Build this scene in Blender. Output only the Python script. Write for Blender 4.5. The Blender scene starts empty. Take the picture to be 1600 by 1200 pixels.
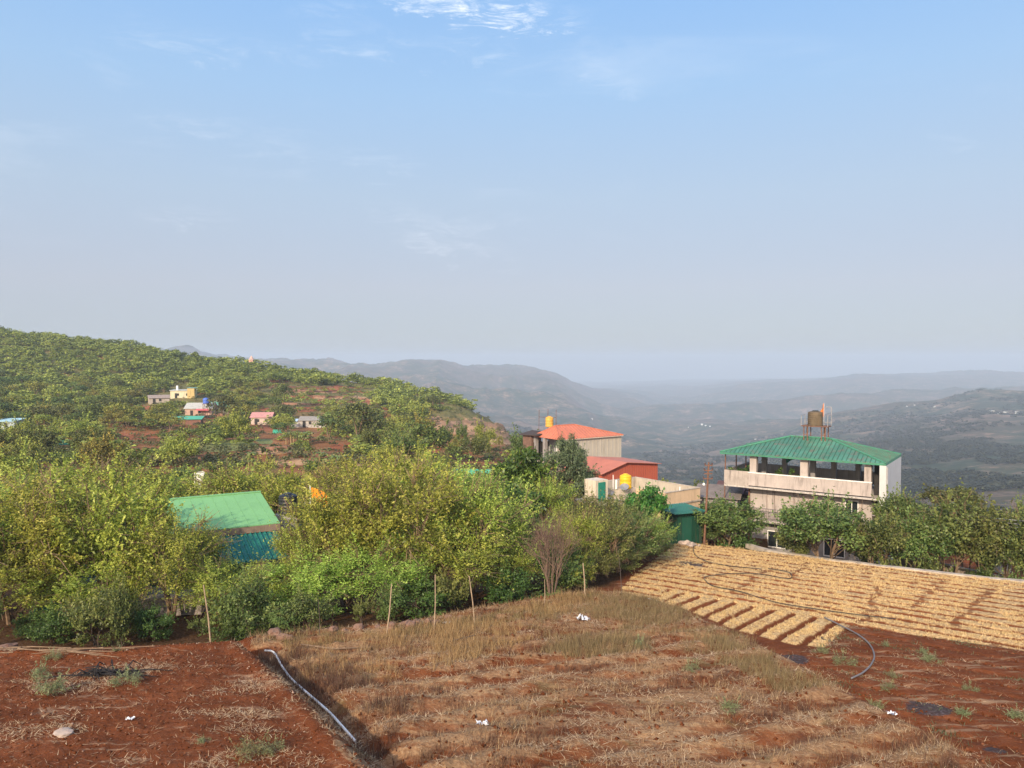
import bpy, math, random
import numpy as np
from math import radians, sin, cos, pi, atan2
from mathutils import Vector, Matrix

rng = np.random.default_rng(7)
random.seed(7)
C = bpy.context.scene.collection
F = 1209.0
PITCH = math.atan(40.0 / F)
SUN_EL = radians(27.0)
SUN_AZ = radians(24.0)          # the light travels this far to the right of straight ahead

# ------------------------------------------------------------------ geometry of the view
def S(px, py):
    X = (px - 800.0) / F; Y = -(py - 600.0) / F
    dy = cos(PITCH) + Y * sin(PITCH); dz = -sin(PITCH) + Y * cos(PITCH)
    return X / dy, dz / dy
def PT(px, py, d):
    u, w = S(px, py); return Vector((u * d, d, w * d))
def proj(x, y, z):
    f = y * cos(PITCH) - z * sin(PITCH); up = y * sin(PITCH) + z * cos(PITCH)
    return 800 + F * x / f, 600 - F * up / f
A0, A1 = 8.72, 0.09               # the near fields lie on the plane z = -(A0 + A1 y)
def PL(px, py, off=0.0):
    u, w = S(px, py); d = (A0 - off) / (-w - A1)
    return (u * d, d)

# ------------------------------------------------------------------ noise
_T = rng.random((256, 256)).astype(np.float64)
def vnoise(x, y):
    xi = np.floor(x).astype(np.int64); yi = np.floor(y).astype(np.int64)
    fx = x - xi; fy = y - yi
    fx = fx * fx * (3 - 2 * fx); fy = fy * fy * (3 - 2 * fy)
    a = _T[xi & 255, yi & 255]; b = _T[(xi + 1) & 255, yi & 255]
    c = _T[xi & 255, (yi + 1) & 255]; d = _T[(xi + 1) & 255, (yi + 1) & 255]
    return (a * (1 - fx) + b * fx) * (1 - fy) + (c * (1 - fx) + d * fx) * fy
def fbm(x, y, o=4):
    s = 0.0; a = 0.5; t = 0.0
    for i in range(o):
        s = s + a * vnoise(x * 2 ** i + 17.3 * i, y * 2 ** i + 5.1 * i); t += a; a *= 0.5
    return s / t
def ridged(x, y, o=4):
    s = 0.0; a = 0.5; t = 0.0
    for i in range(o):
        s = s + a * (1 - np.abs(2 * vnoise(x * 2 ** i + 9.7 * i, y * 2 ** i + 3.3 * i) - 1)); t += a; a *= 0.5
    return s / t
def sstep(a, b, x):
    t = np.clip((x - a) / (b - a), 0, 1); return t * t * (3 - 2 * t)
def sdf(poly, x, y):              # > 0 inside
    x = np.asarray(x, float); y = np.asarray(y, float)
    dmin = np.full(x.shape, 1e18); ins = np.zeros(x.shape, bool)
    n = len(poly)
    for i in range(n):
        ax, ay = poly[i]; bx, by = poly[(i + 1) % n]
        ex, ey = bx - ax, by - ay
        t = np.clip(((x - ax) * ex + (y - ay) * ey) / (ex * ex + ey * ey + 1e-12), 0, 1)
        dmin = np.minimum(dmin, (x - ax - t * ex) ** 2 + (y - ay - t * ey) ** 2)
        c = ((ay > y) != (by > y)) & (x < (bx - ax) * (y - ay) / (by - ay + 1e-12) + ax)
        ins ^= c
    return np.where(ins, 1, -1) * np.sqrt(dmin)

# ------------------------------------------------------------------ zones of the near fields
SOIL = [PL(*p, 1.0) for p in ((-260, 1017), (180, 1020), (250, 1012), (370, 1003), (470, 1092), (575, 1203), (640, 1290), (-260, 1290))]
GRASS_EDGE = ((880, 925), (930, 921), (985, 926), (1060, 950), (1160, 992), (1240, 1030), (1330, 1082), (1450, 1140), (1560, 1200), (1750, 1290))
GRASS = [PL(*p, 0.45) for p in GRASS_EDGE] + [PL(560, 1290), PL(385, 1010), PL(640, 985), PL(760, 960)]
STRAW = [PL(*p) for p in ((1060, 846), (1100, 843), (1800, 938), (1800, 1042), (1600, 1017), (1325, 978), (1288, 1012), (1240, 1008), (1150, 985), (1060, 948), (985, 932), (968, 922), (985, 903))]
VEG = [PL(*p) for p in ((1325, 978), (1600, 1017), (1800, 1042), (1900, 1250), (1560, 1205), (1450, 1140), (1330, 1082), (1230, 1022), (1288, 1012))]
K0 = np.array(PL(1075, 848)); K1 = np.array(PL(1600, 911))
KD = (K1 - K0) / np.linalg.norm(K1 - K0); KN = np.array([-KD[1], KD[0]])     # normal points away from the camera
if KN[1] < 0: KN = -KN
KANG = atan2(KD[1], KD[0])
HEDGE = [PL(*p) for p in ((-300, 1017), (0, 1017), (385, 1004), (500, 995), (640, 983), (760, 968), (880, 932), (965, 918), (990, 897), (1062, 846))]

# ------------------------------------------------------------------ far terrain table: column px -> [(depth, image row or z)]
def Z(z): return ('z', z)
TAB = {
 -300: [(9, Z(-9.5)), (33, Z(-11.7)), (45, Z(-13.5)), (70, Z(-15)), (130, 700), (180, 672), (240, 640), (350, 575), (450, 520), (520, 497), (640, Z(10)), (1000, Z(-60)), (2200, Z(-350)), (3500, 590), (5000, 565), (7000, Z(-100)), (13000, 592)],
 0:    [(9, Z(-9.5)), (33, Z(-11.7)), (45, Z(-13.5)), (70, Z(-15)), (130, 706), (180, 680), (240, 650), (350, 590), (430, 540), (480, 513), (600, Z(0)), (1000, Z(-80)), (2200, Z(-350)), (3500, 585), (5000, 560), (7000, Z(-100)), (13000, 592)],
 200:  [(9, Z(-9.5)), (33, Z(-11.7)), (45, Z(-13.5)), (70, Z(-15)), (130, 712), (180, 685), (240, 655), (350, 600), (410, 560), (450, 537), (560, Z(-5)), (1000, Z(-90)), (2200, Z(-300)), (3500, 580), (4600, 552), (7000, Z(-100)), (13000, 592)],
 340:  [(9, Z(-9.5)), (33, Z(-11.7)), (45, Z(-13.5)), (70, Z(-15)), (130, 714), (180, 688), (240, 660), (350, 605), (400, 578), (435, 561), (560, Z(-20)), (1000, Z(-100)), (2200, Z(-300)), (3500, 577), (4500, 555), (7000, Z(-100)), (13000, 592)],
 480:  [(9, Z(-9.5)), (33, Z(-11.7)), (45, Z(-13.5)), (70, Z(-15)), (130, 717), (180, 692), (240, 662), (300, 633), (380, 600), (425, 583), (560, Z(-30)), (1000, Z(-100)), (2200, Z(-300)), (3500, 582), (4500, 564), (7000, Z(-200)), (13000, 592)],
 600:  [(9, Z(-9.5)), (33, Z(-11.7)), (45, Z(-13.5)), (70, Z(-15)), (130, 718), (180, 695), (240, 668), (300, 640), (370, 612), (420, 598), (540, Z(-45)), (1000, Z(-150)), (2200, Z(-300)), (3500, 592), (4500, 575), (7000, Z(-250)), (13000, 592)],
 700:  [(9, Z(-9.5)), (33, Z(-11.7)), (45, Z(-13.5)), (70, Z(-15)), (130, 720), (180, 700), (240, 682), (300, 655), (350, 635), (400, 623), (500, Z(-60)), (1000, Z(-200)), (2200, 640), (3500, 600), (4500, 574), (7000, Z(-300)), (13000, 594)],
 790:  [(9, Z(-9.5)), (33, Z(-11.7)), (45, Z(-13.5)), (70, Z(-15)), (130, 722), (180, 708), (240, 697), (290, 685), (340, 671), (375, 661), (450, Z(-80)), (1000, Z(-230)), (2000, 665), (3500, 615), (5000, 577), (7000, Z(-300)), (13000, 594)],
 860:  [(9, Z(-9.5)), (33, Z(-11.7)), (45, Z(-13.5)), (70, Z(-15.5)), (100, Z(-17.2)), (140, Z(-19)), (220, Z(-36)), (400, Z(-110)), (1000, Z(-230)), (2200, 672), (3500, 620), (5200, 582), (7000, Z(-350)), (13000, 596)],
 950:  [(9, Z(-9.5)), (33, Z(-11.7)), (45, Z(-13.5)), (70, Z(-15.5)), (100, Z(-17.5)), (140, Z(-21)), (220, Z(-50)), (400, Z(-120)), (1000, Z(-220)), (2200, 690), (3500, 655), (5500, 612), (8000, 608), (13000, 597)],
 1050: [(9, Z(-9.5)), (33, Z(-11.7)), (45, Z(-12.8)), (70, Z(-15.5)), (100, Z(-18)), (140, Z(-26)), (220, Z(-60)), (400, Z(-125)), (1000, 770), (2200, 690), (3500, 655), (4400, 634), (4900, 645), (8000, 605), (13000, 594)],
 1200: [(9, Z(-9.5)), (33, Z(-11.7)), (45, Z(-12.8)), (75, Z(-16.5)), (100, Z(-20)), (140, Z(-32)), (220, Z(-66)), (400, Z(-110)), (1000, 758), (2000, 690), (3000, 664), (3500, 680), (4100, 622), (4700, 640), (6200, 597), (13000, 592)],
 1330: [(9, Z(-9.5)), (33, Z(-11.7)), (45, Z(-12.8)), (75, Z(-16.8)), (100, Z(-22)), (140, Z(-38)), (220, Z(-68)), (400, Z(-95)), (900, 745), (1600, 690), (2600, 646), (3200, 680), (4100, 610), (4700, 634), (6000, 589), (13000, 592)],
 1450: [(9, Z(-9.5)), (33, Z(-11.7)), (45, Z(-12.8)), (75, Z(-16.8)), (100, Z(-23)), (140, Z(-40)), (220, Z(-66)), (400, Z(-92)), (800, 745), (1500, 682), (2600, 624), (3200, 672), (4100, 604), (4700, 628), (6000, 583), (13000, 592)],
 1540: [(9, Z(-9.5)), (33, Z(-11.7)), (45, Z(-12.8)), (75, Z(-16.8)), (100, Z(-23)), (140, Z(-40)), (220, Z(-66)), (400, Z(-88)), (800, 738), (1500, 666), (2500, 605), (3200, 655), (4100, 600), (4700, 622), (6000, 580), (13000, 592)],
 1700: [(9, Z(-9.5)), (33, Z(-11.7)), (45, Z(-12.8)), (75, Z(-16.8)), (100, Z(-23)), (140, Z(-40)), (220, Z(-66)), (400, Z(-86)), (800, 730), (1500, 660), (2500, 600), (3200, 650), (4100, 600), (4700, 620), (6000, 588), (13000, 592)],
 2000: [(9, Z(-9.5)), (33, Z(-11.7)), (45, Z(-12.8)), (75, Z(-16.8)), (100, Z(-23)), (140, Z(-40)), (220, Z(-66)), (400, Z(-86)), (800, 720), (1500, 650), (2500, 597), (3200, 610), (4100, 595), (4700, 602), (6000, 590), (13000, 592)],
}
LD = np.linspace(math.log(9), math.log(13000), 260)
_cols = sorted(TAB); _us = np.array([S(c, 640)[0] for c in _cols]); _rows = []
for c in _cols:
    ds = []; zs = []
    for d, v in TAB[c]:
        ds.append(math.log(d)); zs.append(v[1] if isinstance(v, tuple) else S(c, v)[1] * d)
    sl = np.interp(LD, ds, np.array(zs) / np.exp(ds))          # interpolate the slope to the viewer, so rows stay smooth
    zz = sl * np.exp(LD)
    zn = np.interp(LD, ds, zs); m = LD < math.log(110)
    zz[m] = zn[m]; _rows.append(zz)
_tab = np.array(_rows)
k_ = np.array([1, 2, 3, 2, 1.0]); k_ /= k_.sum()
for r in range(len(_tab)):
    p_ = np.pad(_tab[r], 2, 'edge'); _tab[r] = sum(k_[i] * p_[i:i + len(LD)] for i in range(5))
US = np.linspace(_us[0], _us[-1], 340)
_idx = np.clip(np.searchsorted(_us, US) - 1, 0, len(_us) - 2)
_t = (US - _us[_idx]) / (_us[_idx + 1] - _us[_idx])
_ts = 0.5 * _t + 0.5 * _t * _t * (3 - 2 * _t)
GRID = _tab[_idx] * (1 - _ts)[:, None] + _tab[_idx + 1] * _ts[:, None]
def table(x, y):
    d = np.maximum(y, 9.01); u = np.clip(x / d, US[0], US[-1] - 1e-6)
    a = (u - US[0]) / (US[1] - US[0]); i = np.clip(a.astype(int), 0, len(US) - 2); fa = a - i
    b = (np.log(d) - LD[0]) / (LD[1] - LD[0]); j = np.clip(b.astype(int), 0, len(LD) - 2); fb = np.clip(b - j, 0, 1)
    return (GRID[i, j] * (1 - fa) + GRID[i + 1, j] * fa) * (1 - fb) + (GRID[i, j + 1] * (1 - fa) + GRID[i + 1, j + 1] * fa) * fb

def ground(x, y):
    x = np.asarray(x, float); y = np.asarray(y, float)
    t = table(x, y)
    # roughness that grows with distance
    m1 = sstep(90, 160, y); m2 = sstep(600, 1500, y)
    t = t + sstep(225, 270, y) * sstep(420, 380, y) * sstep(-55, -20, x) * sstep(40, 10, x) * (ridged(x / 9., y / 22., 5) - .6) * 7
    t = t + m1 * (fbm(x / 34, y / 34, 4) - .5) * 5.0 * (1 - .4 * m2)
    t = t + m2 * (ridged(x / 520 + 3, y / 900 + 7, 5) - .62) * np.clip(y * 0.034, 0, 95) * (1 + 1.1 * sstep(600, -400, x)) * (1 - .5 * sstep(6000, 9000, y))
    pl = -(A0 + A1 * y)
    kd = (x - K0[0]) * KN[0] + (y - K0[1]) * KN[1]
    ks = (x - K0[0]) * KD[0] + (y - K0[1]) * KD[1]
    below = -16.3 - .03 * np.clip(kd, 0, 40)
    near = np.where(kd > 0, pl + (below - pl) * sstep(0.15, 0.5, kd) * sstep(-2, 1.5, ks), pl)
    hs = sdf(HEDGE + [(60, 70), (60, 0), (-60, 0)], x, y)        # > 0 on the field side
    left = np.where(hs < 0, pl - 0.55 * sstep(0, -1.2, hs), near)
    near = np.where(ks < 1.5, left, near)
    b = sstep(60, 78, y)
    b = np.maximum(b, sstep(36, 46, y) * sstep(0, -6, ks) )
    z = near * (1 - b) + t * b
    # terraces of the near fields
    nf = y < 75
    so = sdf(SOIL, x, y); gr = sdf(GRASS, x, y)
    z = z + nf * sstep(-.75, .05, so) * 1.0
    z = z + nf * (sstep(-.7, .2, gr) * .42) * (1 - sstep(-.75, .05, so))
    z = z - nf * np.exp(-((so + 1.15) / .35) ** 2) * .35 * (y < 40) * (x < 0)
    return z
def G1(x, y): return float(ground(np.array([x]), np.array([y]))[0])
def hit(px, py, d0=60.0, d1=3000.0):
    u, w = S(px, py); ds = np.exp(np.linspace(math.log(d0), math.log(d1), 1500))
    z = ground(u * ds, ds); k = np.nonzero(w * ds < z)[0]
    d = ds[k[0]] if len(k) else d1
    return Vector((u * d, d, G1(u * d, d)))

# ------------------------------------------------------------------ materials
def newmat(name):
    m = bpy.data.materials.new(name); m.use_nodes = True
    nt = m.node_tree; nt.nodes.clear()
    out = nt.nodes.new('ShaderNodeOutputMaterial')
    return m, nt, out
def N(nt, t, **k):
    n = nt.nodes.new(t)
    for a, b in k.items():
        if a == 'inp':
            for i, v in b.items(): n.inputs[i].default_value = v
        else: setattr(n, a, b)
    return n
def rgba(c): return (c[0], c[1], c[2], 1.0)
def ramp(nt, stops, interp='LINEAR'):
    r = N(nt, 'ShaderNodeValToRGB'); r.color_ramp.interpolation = interp
    e = r.color_ramp.elements
    while len(e) > 1: e.remove(e[-1])
    e[0].position = stops[0][0]; e[0].color = rgba(stops[0][1])
    for p, c in stops[1:]:
        n = e.new(p); n.color = rgba(c)
    return r
def noise(nt, scale, detail=4, rough=.6, vec=None, dist=0):
    n = N(nt, 'ShaderNodeTexNoise'); n.inputs['Scale'].default_value = scale; n.inputs['Detail'].default_value = detail
    n.inputs['Roughness'].default_value = rough; n.inputs['Distortion'].default_value = dist
    if vec is not None: nt.links.new(vec, n.inputs['Vector'])
    return n
def mixc(nt, fac, a, b, blend='MIX'):
    m = N(nt, 'ShaderNodeMix', data_type='RGBA', blend_type=blend)
    for sock, v in ((m.inputs[0], fac), (m.inputs[6], a), (m.inputs[7], b)):
        if isinstance(v, (int, float)): sock.default_value = v
        elif isinstance(v, (tuple, list)): sock.default_value = rgba(v)
        else: nt.links.new(v, sock)
    return m.outputs[2]
def math_(nt, op, a, b=None, c=None, clamp=False):
    m = N(nt, 'ShaderNodeMath', operation=op); m.use_clamp = clamp
    for i, v in enumerate((a, b, c)):
        if v is None: continue
        if isinstance(v, (int, float)): m.inputs[i].default_value = v
        else: nt.links.new(v, m.inputs[i])
    return m.outputs[0]
def mrange(nt, v, a, b, c=0., d=1.):
    m = N(nt, 'ShaderNodeMapRange', interpolation_type='SMOOTHSTEP'); nt.links.new(v, m.inputs[0])
    for i, q in enumerate((a, b, c, d)): m.inputs[i + 1].default_value = q
    return m.outputs[0]
def bsdf(nt, out, col, rough=.8, spec=.3, bump=None, bstr=.5, bdist=.05, metal=0.):
    p = N(nt, 'ShaderNodeBsdfPrincipled'); p.inputs['Roughness'].default_value = rough
    p.inputs['Specular IOR Level'].default_value = spec; p.inputs['Metallic'].default_value = metal
    if isinstance(col, tuple): p.inputs['Base Color'].default_value = rgba(col)
    else: nt.links.new(col, p.inputs['Base Color'])
    if bump is not None:
        b = N(nt, 'ShaderNodeBump'); b.inputs['Strength'].default_value = bstr; b.inputs['Distance'].default_value = bdist
        nt.links.new(bump, b.inputs['Height']); nt.links.new(b.outputs[0], p.inputs['Normal'])
    nt.links.new(p.outputs[0], out.inputs[0]); return p
_M = {}
def worn(name, col, rough=.75, var=.25, scale=1.5, dirt=(.12, .085, .06), dirt_amt=.3, streak=True, spec=.3, metal=0., bump=.3):
    """painted, plastered or metal surface with uneven colour, rain streaks and dirt"""
    if name in _M: return _M[name]
    m, nt, out = newmat(name)
    tc = N(nt, 'ShaderNodeTexCoord'); o = tc.outputs['Object']
    n1 = noise(nt, scale, 6, .65, o)
    lo = tuple(c * (1 - var) for c in col); hi = tuple(min(1, c * (1 + var)) for c in col)
    base = ramp(nt, [(.3, lo), (.7, hi)]); nt.links.new(n1.outputs[0], base.inputs[0]); c = base.outputs[0]
    if dirt_amt > 0:
        mp = N(nt, 'ShaderNodeMapping'); mp.inputs['Scale'].default_value = (3, 3, .35) if streak else (1, 1, 1)
        nt.links.new(o, mp.inputs[0])
        n2 = noise(nt, scale * 1.3, 7, .7, mp.outputs[0])
        f = mrange(nt, n2.outputs[0], .48, .75, 0, dirt_amt * 2.2)
        c = mixc(nt, f, c, dirt)
    n3 = noise(nt, 30, 3, .6, o)
    bsdf(nt, out, c, rough, spec, n3.outputs[0], bump, .01, metal)
    _M[name] = m; return m
def leafmat(name, dark, mid, light, trans=.35, rough=.45, spread=.08):
    if name in _M: return _M[name]
    m, nt, out = newmat(name)
    at = N(nt, 'ShaderNodeAttribute', attribute_name='var')
    oi = N(nt, 'ShaderNodeObjectInfo')
    r = ramp(nt, [(0, dark), (.5, mid), (1, light)])
    v = math_(nt, 'ADD', at.outputs['Fac'], math_(nt, 'MULTIPLY', math_(nt, 'SUBTRACT', oi.outputs['Random'], .5), spread * 4), clamp=True)
    nt.links.new(v, r.inputs[0])
    hs = N(nt, 'ShaderNodeHueSaturation'); nt.links.new(r.outputs[0], hs.inputs['Color'])
    nt.links.new(math_(nt, 'ADD', .5, math_(nt, 'MULTIPLY', math_(nt, 'SUBTRACT', oi.outputs['Random'], .5), spread)), hs.inputs['Hue'])
    d = N(nt, 'ShaderNodeBsdfPrincipled'); d.inputs['Roughness'].default_value = rough; d.inputs['Specular IOR Level'].default_value = .35
    nt.links.new(hs.outputs[0], d.inputs['Base Color'])
    t = N(nt, 'ShaderNodeBsdfTranslucent'); nt.links.new(hs.outputs[0], t.inputs[0])
    mx = N(nt, 'ShaderNodeMixShader'); mx.inputs[0].default_value = trans
    nt.links.new(d.outputs[0], mx.inputs[1]); nt.links.new(t.outputs[0], mx.inputs[2]); nt.links.new(mx.outputs[0], out.inputs[0])
    _M[name] = m; return m
def plain(name, col, rough=.6, spec=.3, metal=0.):
    if name in _M: return _M[name]
    m, nt, out = newmat(name)
    tc = N(nt, 'ShaderNodeTexCoord'); n1 = noise(nt, 4, 4, .6, tc.outputs['Object'])
    b = ramp(nt, [(.3, tuple(c * .8 for c in col)), (.7, tuple(min(1, c * 1.15) for c in col))]); nt.links.new(n1.outputs[0], b.inputs[0])
    bsdf(nt, out, b.outputs[0], rough, spec, metal=metal); _M[name] = m; return m

# ------------------------------------------------------------------ mesh helpers
def link(o, parent=None):
    C.objects.link(o)
    if parent is not None: o.parent = parent
    return o
def np_mesh(name, V, Fq, mat, var=None, smooth=False):
    """V (n,3), Fq (m,k) with constant k"""
    me = bpy.data.meshes.new(name); V = np.asarray(V, np.float32); Fq = np.asarray(Fq, np.int32)
    me.vertices.add(len(V)); me.vertices.foreach_set('co', V.ravel())
    k = Fq.shape[1]; me.loops.add(Fq.size); me.loops.foreach_set('vertex_index', Fq.ravel())
    me.polygons.add(len(Fq)); me.polygons.foreach_set('loop_start', np.arange(0, Fq.size, k, dtype=np.int32))
    me.polygons.foreach_set('loop_total', np.full(len(Fq), k, np.int32))
    if var is not None:
        a = me.attributes.new('var', 'FLOAT', 'FACE'); a.data.foreach_set('value', np.asarray(var, np.float32))
    me.update(calc_edges=True)
    if smooth: me.polygons.foreach_set('use_smooth', np.ones(len(Fq), bool))
    if mat: me.materials.append(mat)
    return me
def tag(o, label=None, cat=None, group=None, kind=None):
    if label: o['label'] = label
    if cat: o['category'] = cat
    if group: o['group'] = group
    if kind: o['kind'] = kind
    return o
def empty(name, loc, label, cat, rz=0., group=None):
    o = bpy.data.objects.new(name, None); link(o); o.location = loc; o.rotation_euler = (0, 0, rz); o.empty_display_size = .3
    return tag(o, label, cat, group)
class MB:
    def __init__(s): s.v = []; s.f = []
    def quad(s, *p):
        n = len(s.v); s.v += [tuple(q) for q in p]; s.f.append(tuple(range(n, n + len(p)))); return s
    def box(s, x0, y0, z0, x1, y1, z1):
        n = len(s.v)
        s.v += [(x0, y0, z0), (x1, y0, z0), (x1, y1, z0), (x0, y1, z0), (x0, y0, z1), (x1, y0, z1), (x1, y1, z1), (x0, y1, z1)]
        s.f += [tuple(n + i for i in q) for q in ((0, 3, 2, 1), (4, 5, 6, 7), (0, 1, 5, 4), (1, 2, 6, 5), (2, 3, 7, 6), (3, 0, 4, 7))]
        return s
    def slab(s, pts, t):             # polygon with thickness t downwards
        n = len(s.v); k = len(pts)
        s.v += [tuple(p) for p in pts] + [(p[0], p[1], p[2] - t) for p in pts]
        s.f.append(tuple(range(n, n + k))); s.f.append(tuple(range(n + 2 * k - 1, n + k - 1, -1)))
        for i in range(k): s.f.append((n + i, n + k + i, n + k + (i + 1) % k, n + (i + 1) % k))
        return s
    def tube(s, pts, r, n=6, cap=True):
        pts = [Vector(p) for p in pts]; rs = r if isinstance(r, (list, tuple)) else [r] * len(pts)
        base = len(s.v)
        for i, p in enumerate(pts):
            d = (pts[min(i + 1, len(pts) - 1)] - pts[max(i - 1, 0)]); d = d.normalized() if d.length > 1e-9 else Vector((0, 0, 1))
            a = d.cross(Vector((0, 0, 1)) if abs(d.z) < .95 else Vector((1, 0, 0))).normalized(); b = d.cross(a)
            for j in range(n):
                t = 2 * pi * j / n; q = p + (a * cos(t) + b * sin(t)) * rs[i]; s.v.append(tuple(q))
        for i in range(len(pts) - 1):
            for j in range(n):
                a0 = base + i * n + j; a1 = base + i * n + (j + 1) % n
                s.f.append((a0, a1, a1 + n, a0 + n))
        if cap:
            s.f.append(tuple(base + j for j in range(n - 1, -1, -1))); e = base + (len(pts) - 1) * n
            s.f.append(tuple(e + j for j in range(n)))
        return s
    def lathe(s, prof, c=(0, 0, 0), n=20):
        b = len(s.v)
        for r, z in prof:
            for j in range(n):
                t = 2 * pi * j / n; s.v.append((c[0] + r * cos(t), c[1] + r * sin(t), c[2] + z))
        for i in range(len(prof) - 1):
            for j in range(n):
                a0 = b + i * n + j; a1 = b + i * n + (j + 1) % n; s.f.append((a0, a1, a1 + n, a0 + n))
        s.f.append(tuple(b + j for j in range(n - 1, -1, -1))); e = b + (len(prof) - 1) * n; s.f.append(tuple(e + j for j in range(n)))
        return s
    def mesh(s, name, mat, smooth=False):
        me = bpy.data.meshes.new(name); me.from_pydata(s.v, [], s.f); me.materials.append(mat)
        if smooth:
            for p in me.polygons: p.use_smooth = True
        me.update(); return me
    def build(s, name, mat, parent=None, smooth=False, loc=None):
        o = bpy.data.objects.new(name, s.mesh(name, mat, smooth)); link(o, parent)
        if loc is not None: o.location = loc
        return o
def copy_tree(o, parent=None):
    c = o.copy(); C.objects.link(c); c.parent = parent
    for ch in list(o.children): copy_tree(ch, c)
    return c

# ------------------------------------------------------------------ foliage
def leaf_quads(P, nrm, L, W, r, droop=.3):
    n = len(P)
    t = r.normal(size=(n, 3)); t[:, 2] -= droop
    a = t - nrm * np.sum(t * nrm, 1, keepdims=True); a /= np.linalg.norm(a, axis=1, keepdims=True) + 1e-9
    b = np.cross(nrm, a)
    s = (r.uniform(.65, 1.3, n))[:, None]
    V = np.stack([P - a * L * s * .5, P + b * W * s * .5 + nrm * W * .18 * s, P + a * L * s * .5 - np.array([0, 0, 1]) * L * .12 * s, P - b * W * s * .5 + nrm * W * .18 * s], 1)
    return V.reshape(-1, 3), np.arange(4 * n).reshape(-1, 4)
def clump_crown(r, cx, rad, n_clump, clump_r, n_leaf, L, W, droop=.3, shell=.55, up=.35, bottom=-.75, sprays=0):
    """leaf clumps spread through an uneven ellipsoid volume; returns verts, faces, var, clump centres"""
    cx = np.array(cx, float); rad = np.array(rad, float)
    cs = []
    ph = r.uniform(0, 6.28, 6)
    while len(cs) < n_clump:
        d = r.normal(size=3); d /= np.linalg.norm(d)
        if d[2] < bottom: continue
        az = atan2(d[1], d[0]); lob = 1 + .16 * sin(3 * az + ph[0]) + .12 * sin(5 * az + ph[1] + 2 * d[2]) + .10 * sin(7 * d[2] + ph[2])
        q = (shell + (1 - shell) * r.random() ** .7) if r.random() < .8 else r.random() ** .5
        cs.append(cx + d * rad * q * lob)
    cs = np.array(cs); cr = clump_r * r.uniform(.6, 1.35, n_clump)
    cv = r.uniform(-.22, .22, n_clump)
    w = cr ** 2; w /= w.sum(); idx = r.choice(n_clump, n_leaf, p=w)
    d = r.normal(size=(n_leaf, 3)); d /= np.linalg.norm(d, axis=1, keepdims=True)
    q = r.random(n_leaf) ** .45
    st = np.where(r.random(n_leaf) < .08, 1.7, 1.0)
    P = cs[idx] + d * (cr[idx] * q * st)[:, None] * np.array([1, 1, .72])
    nr = d * .6 + r.normal(size=(n_leaf, 3)) * .55 + np.array([0, 0, up]); nr /= np.linalg.norm(nr, axis=1, keepdims=True)
    V, Fq = leaf_quads(P, nr, L, W, r, droop)
    var = np.clip(.5 + cv[idx] + r.normal(0, .2, n_leaf), 0, 1)
    if sprays:                                  # loose shoots that break the outline
        sv = []; sc = []
        for _ in range(sprays):
            c = cs[r.integers(n_clump)]; o = (c - cx) / rad; o = o / (np.linalg.norm(o) + 1e-6) + r.normal(0, .3, 3) + np.array([0, 0, .55]); o /= np.linalg.norm(o)
            o = o + np.array([0, 0, .45]); o /= np.linalg.norm(o); ln = r.uniform(.5, 1.25) * clump_r * 1.9; k = 14; t = r.random(k)
            sv.append(c + o * (cr.mean() * .5 + ln * t[:, None]) + r.normal(0, .05, (k, 3)) * clump_r); sc.append(np.full(k, r.uniform(.5, .95)))
        sp = np.concatenate(sv); sc = np.concatenate(sc)
        nr = r.normal(size=(len(sp), 3)) + np.array([0, 0, .4]); nr /= np.linalg.norm(nr, axis=1, keepdims=True)
        V2, F2 = leaf_quads(sp, nr, L, W, r, -.2)
        Fq = np.concatenate([Fq, F2 + len(V)]); V = np.concatenate([V, V2]); var = np.concatenate([var, sc])
    return V, Fq, var, cs
def limbs(r, base, cs, r0=.11, stems=3, fork=.35, twigs=40, bend=.35):
    mb = MB(); base = Vector(base); cs = [Vector(c) for c in cs]
    top = max(c.z for c in cs); cen = sum(cs, Vector()) / len(cs)
    order = list(range(len(cs))); random.Random(int(r.integers(1e6))).shuffle(order)
    groups = [[] for _ in range(stems)]
    for i in order:
        c = cs[i] - cen; k = int(((atan2(c.y, c.x) + pi) / (2 * pi)) * stems) % stems; groups[k].append(i)
    for k in range(stems):
        if not groups[k]: continue
        gc = sum((cs[i] for i in groups[k]), Vector()) / len(groups[k])
        f = base.lerp(gc, fork + .12 * float(r.random())); f.z = base.z + (gc.z - base.z) * (fork + .15)
        mid = base.lerp(f, .5) + Vector((float(r.normal(0, .12)), float(r.normal(0, .12)), 0)) * bend * 2
        e = gc.copy(); e.z = gc.z
        mb.tube([base + Vector((float(r.normal(0, .08)), float(r.normal(0, .08)), -.25)), mid, f, f.lerp(e, .55) + Vector((float(r.normal(0, .1)), float(r.normal(0, .1)), 0)), e], [r0 * 1.15, r0 * .9, r0 * .72, r0 * .5, r0 * .3], 6)
        for i in groups[k][:max(3, twigs // stems)]:
            c = cs[i]; s = f.lerp(e, float(r.uniform(0, .9)))
            m = s.lerp(c, .5) + Vector((float(r.normal(0, .1)), float(r.normal(0, .1)), .12))
            mb.tube([s, m, c], [r0 * .34, r0 * .22, r0 * .09], 4, False)
    return mb
GREEN = leafmat('fruit_leaves', (.085, .12, .024), (.28, .36, .055), (.64, .68, .14), .45)
GREEN2 = leafmat('orchard_leaves', (.05, .075, .022), (.125, .17, .045), (.27, .31, .085), .38)
DARKG = leafmat('broad_leaves', (.03, .08, .018), (.07, .165, .03), (.15, .29, .055), .33, .4)
GREYG = leafmat('feathery_leaves', (.06, .09, .045), (.12, .16, .075), (.20, .25, .12), .3)
MIXG = leafmat('mixed_leaves', (.06, .09, .025), (.16, .21, .055), (.32, .36, .11), .38)
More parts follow.
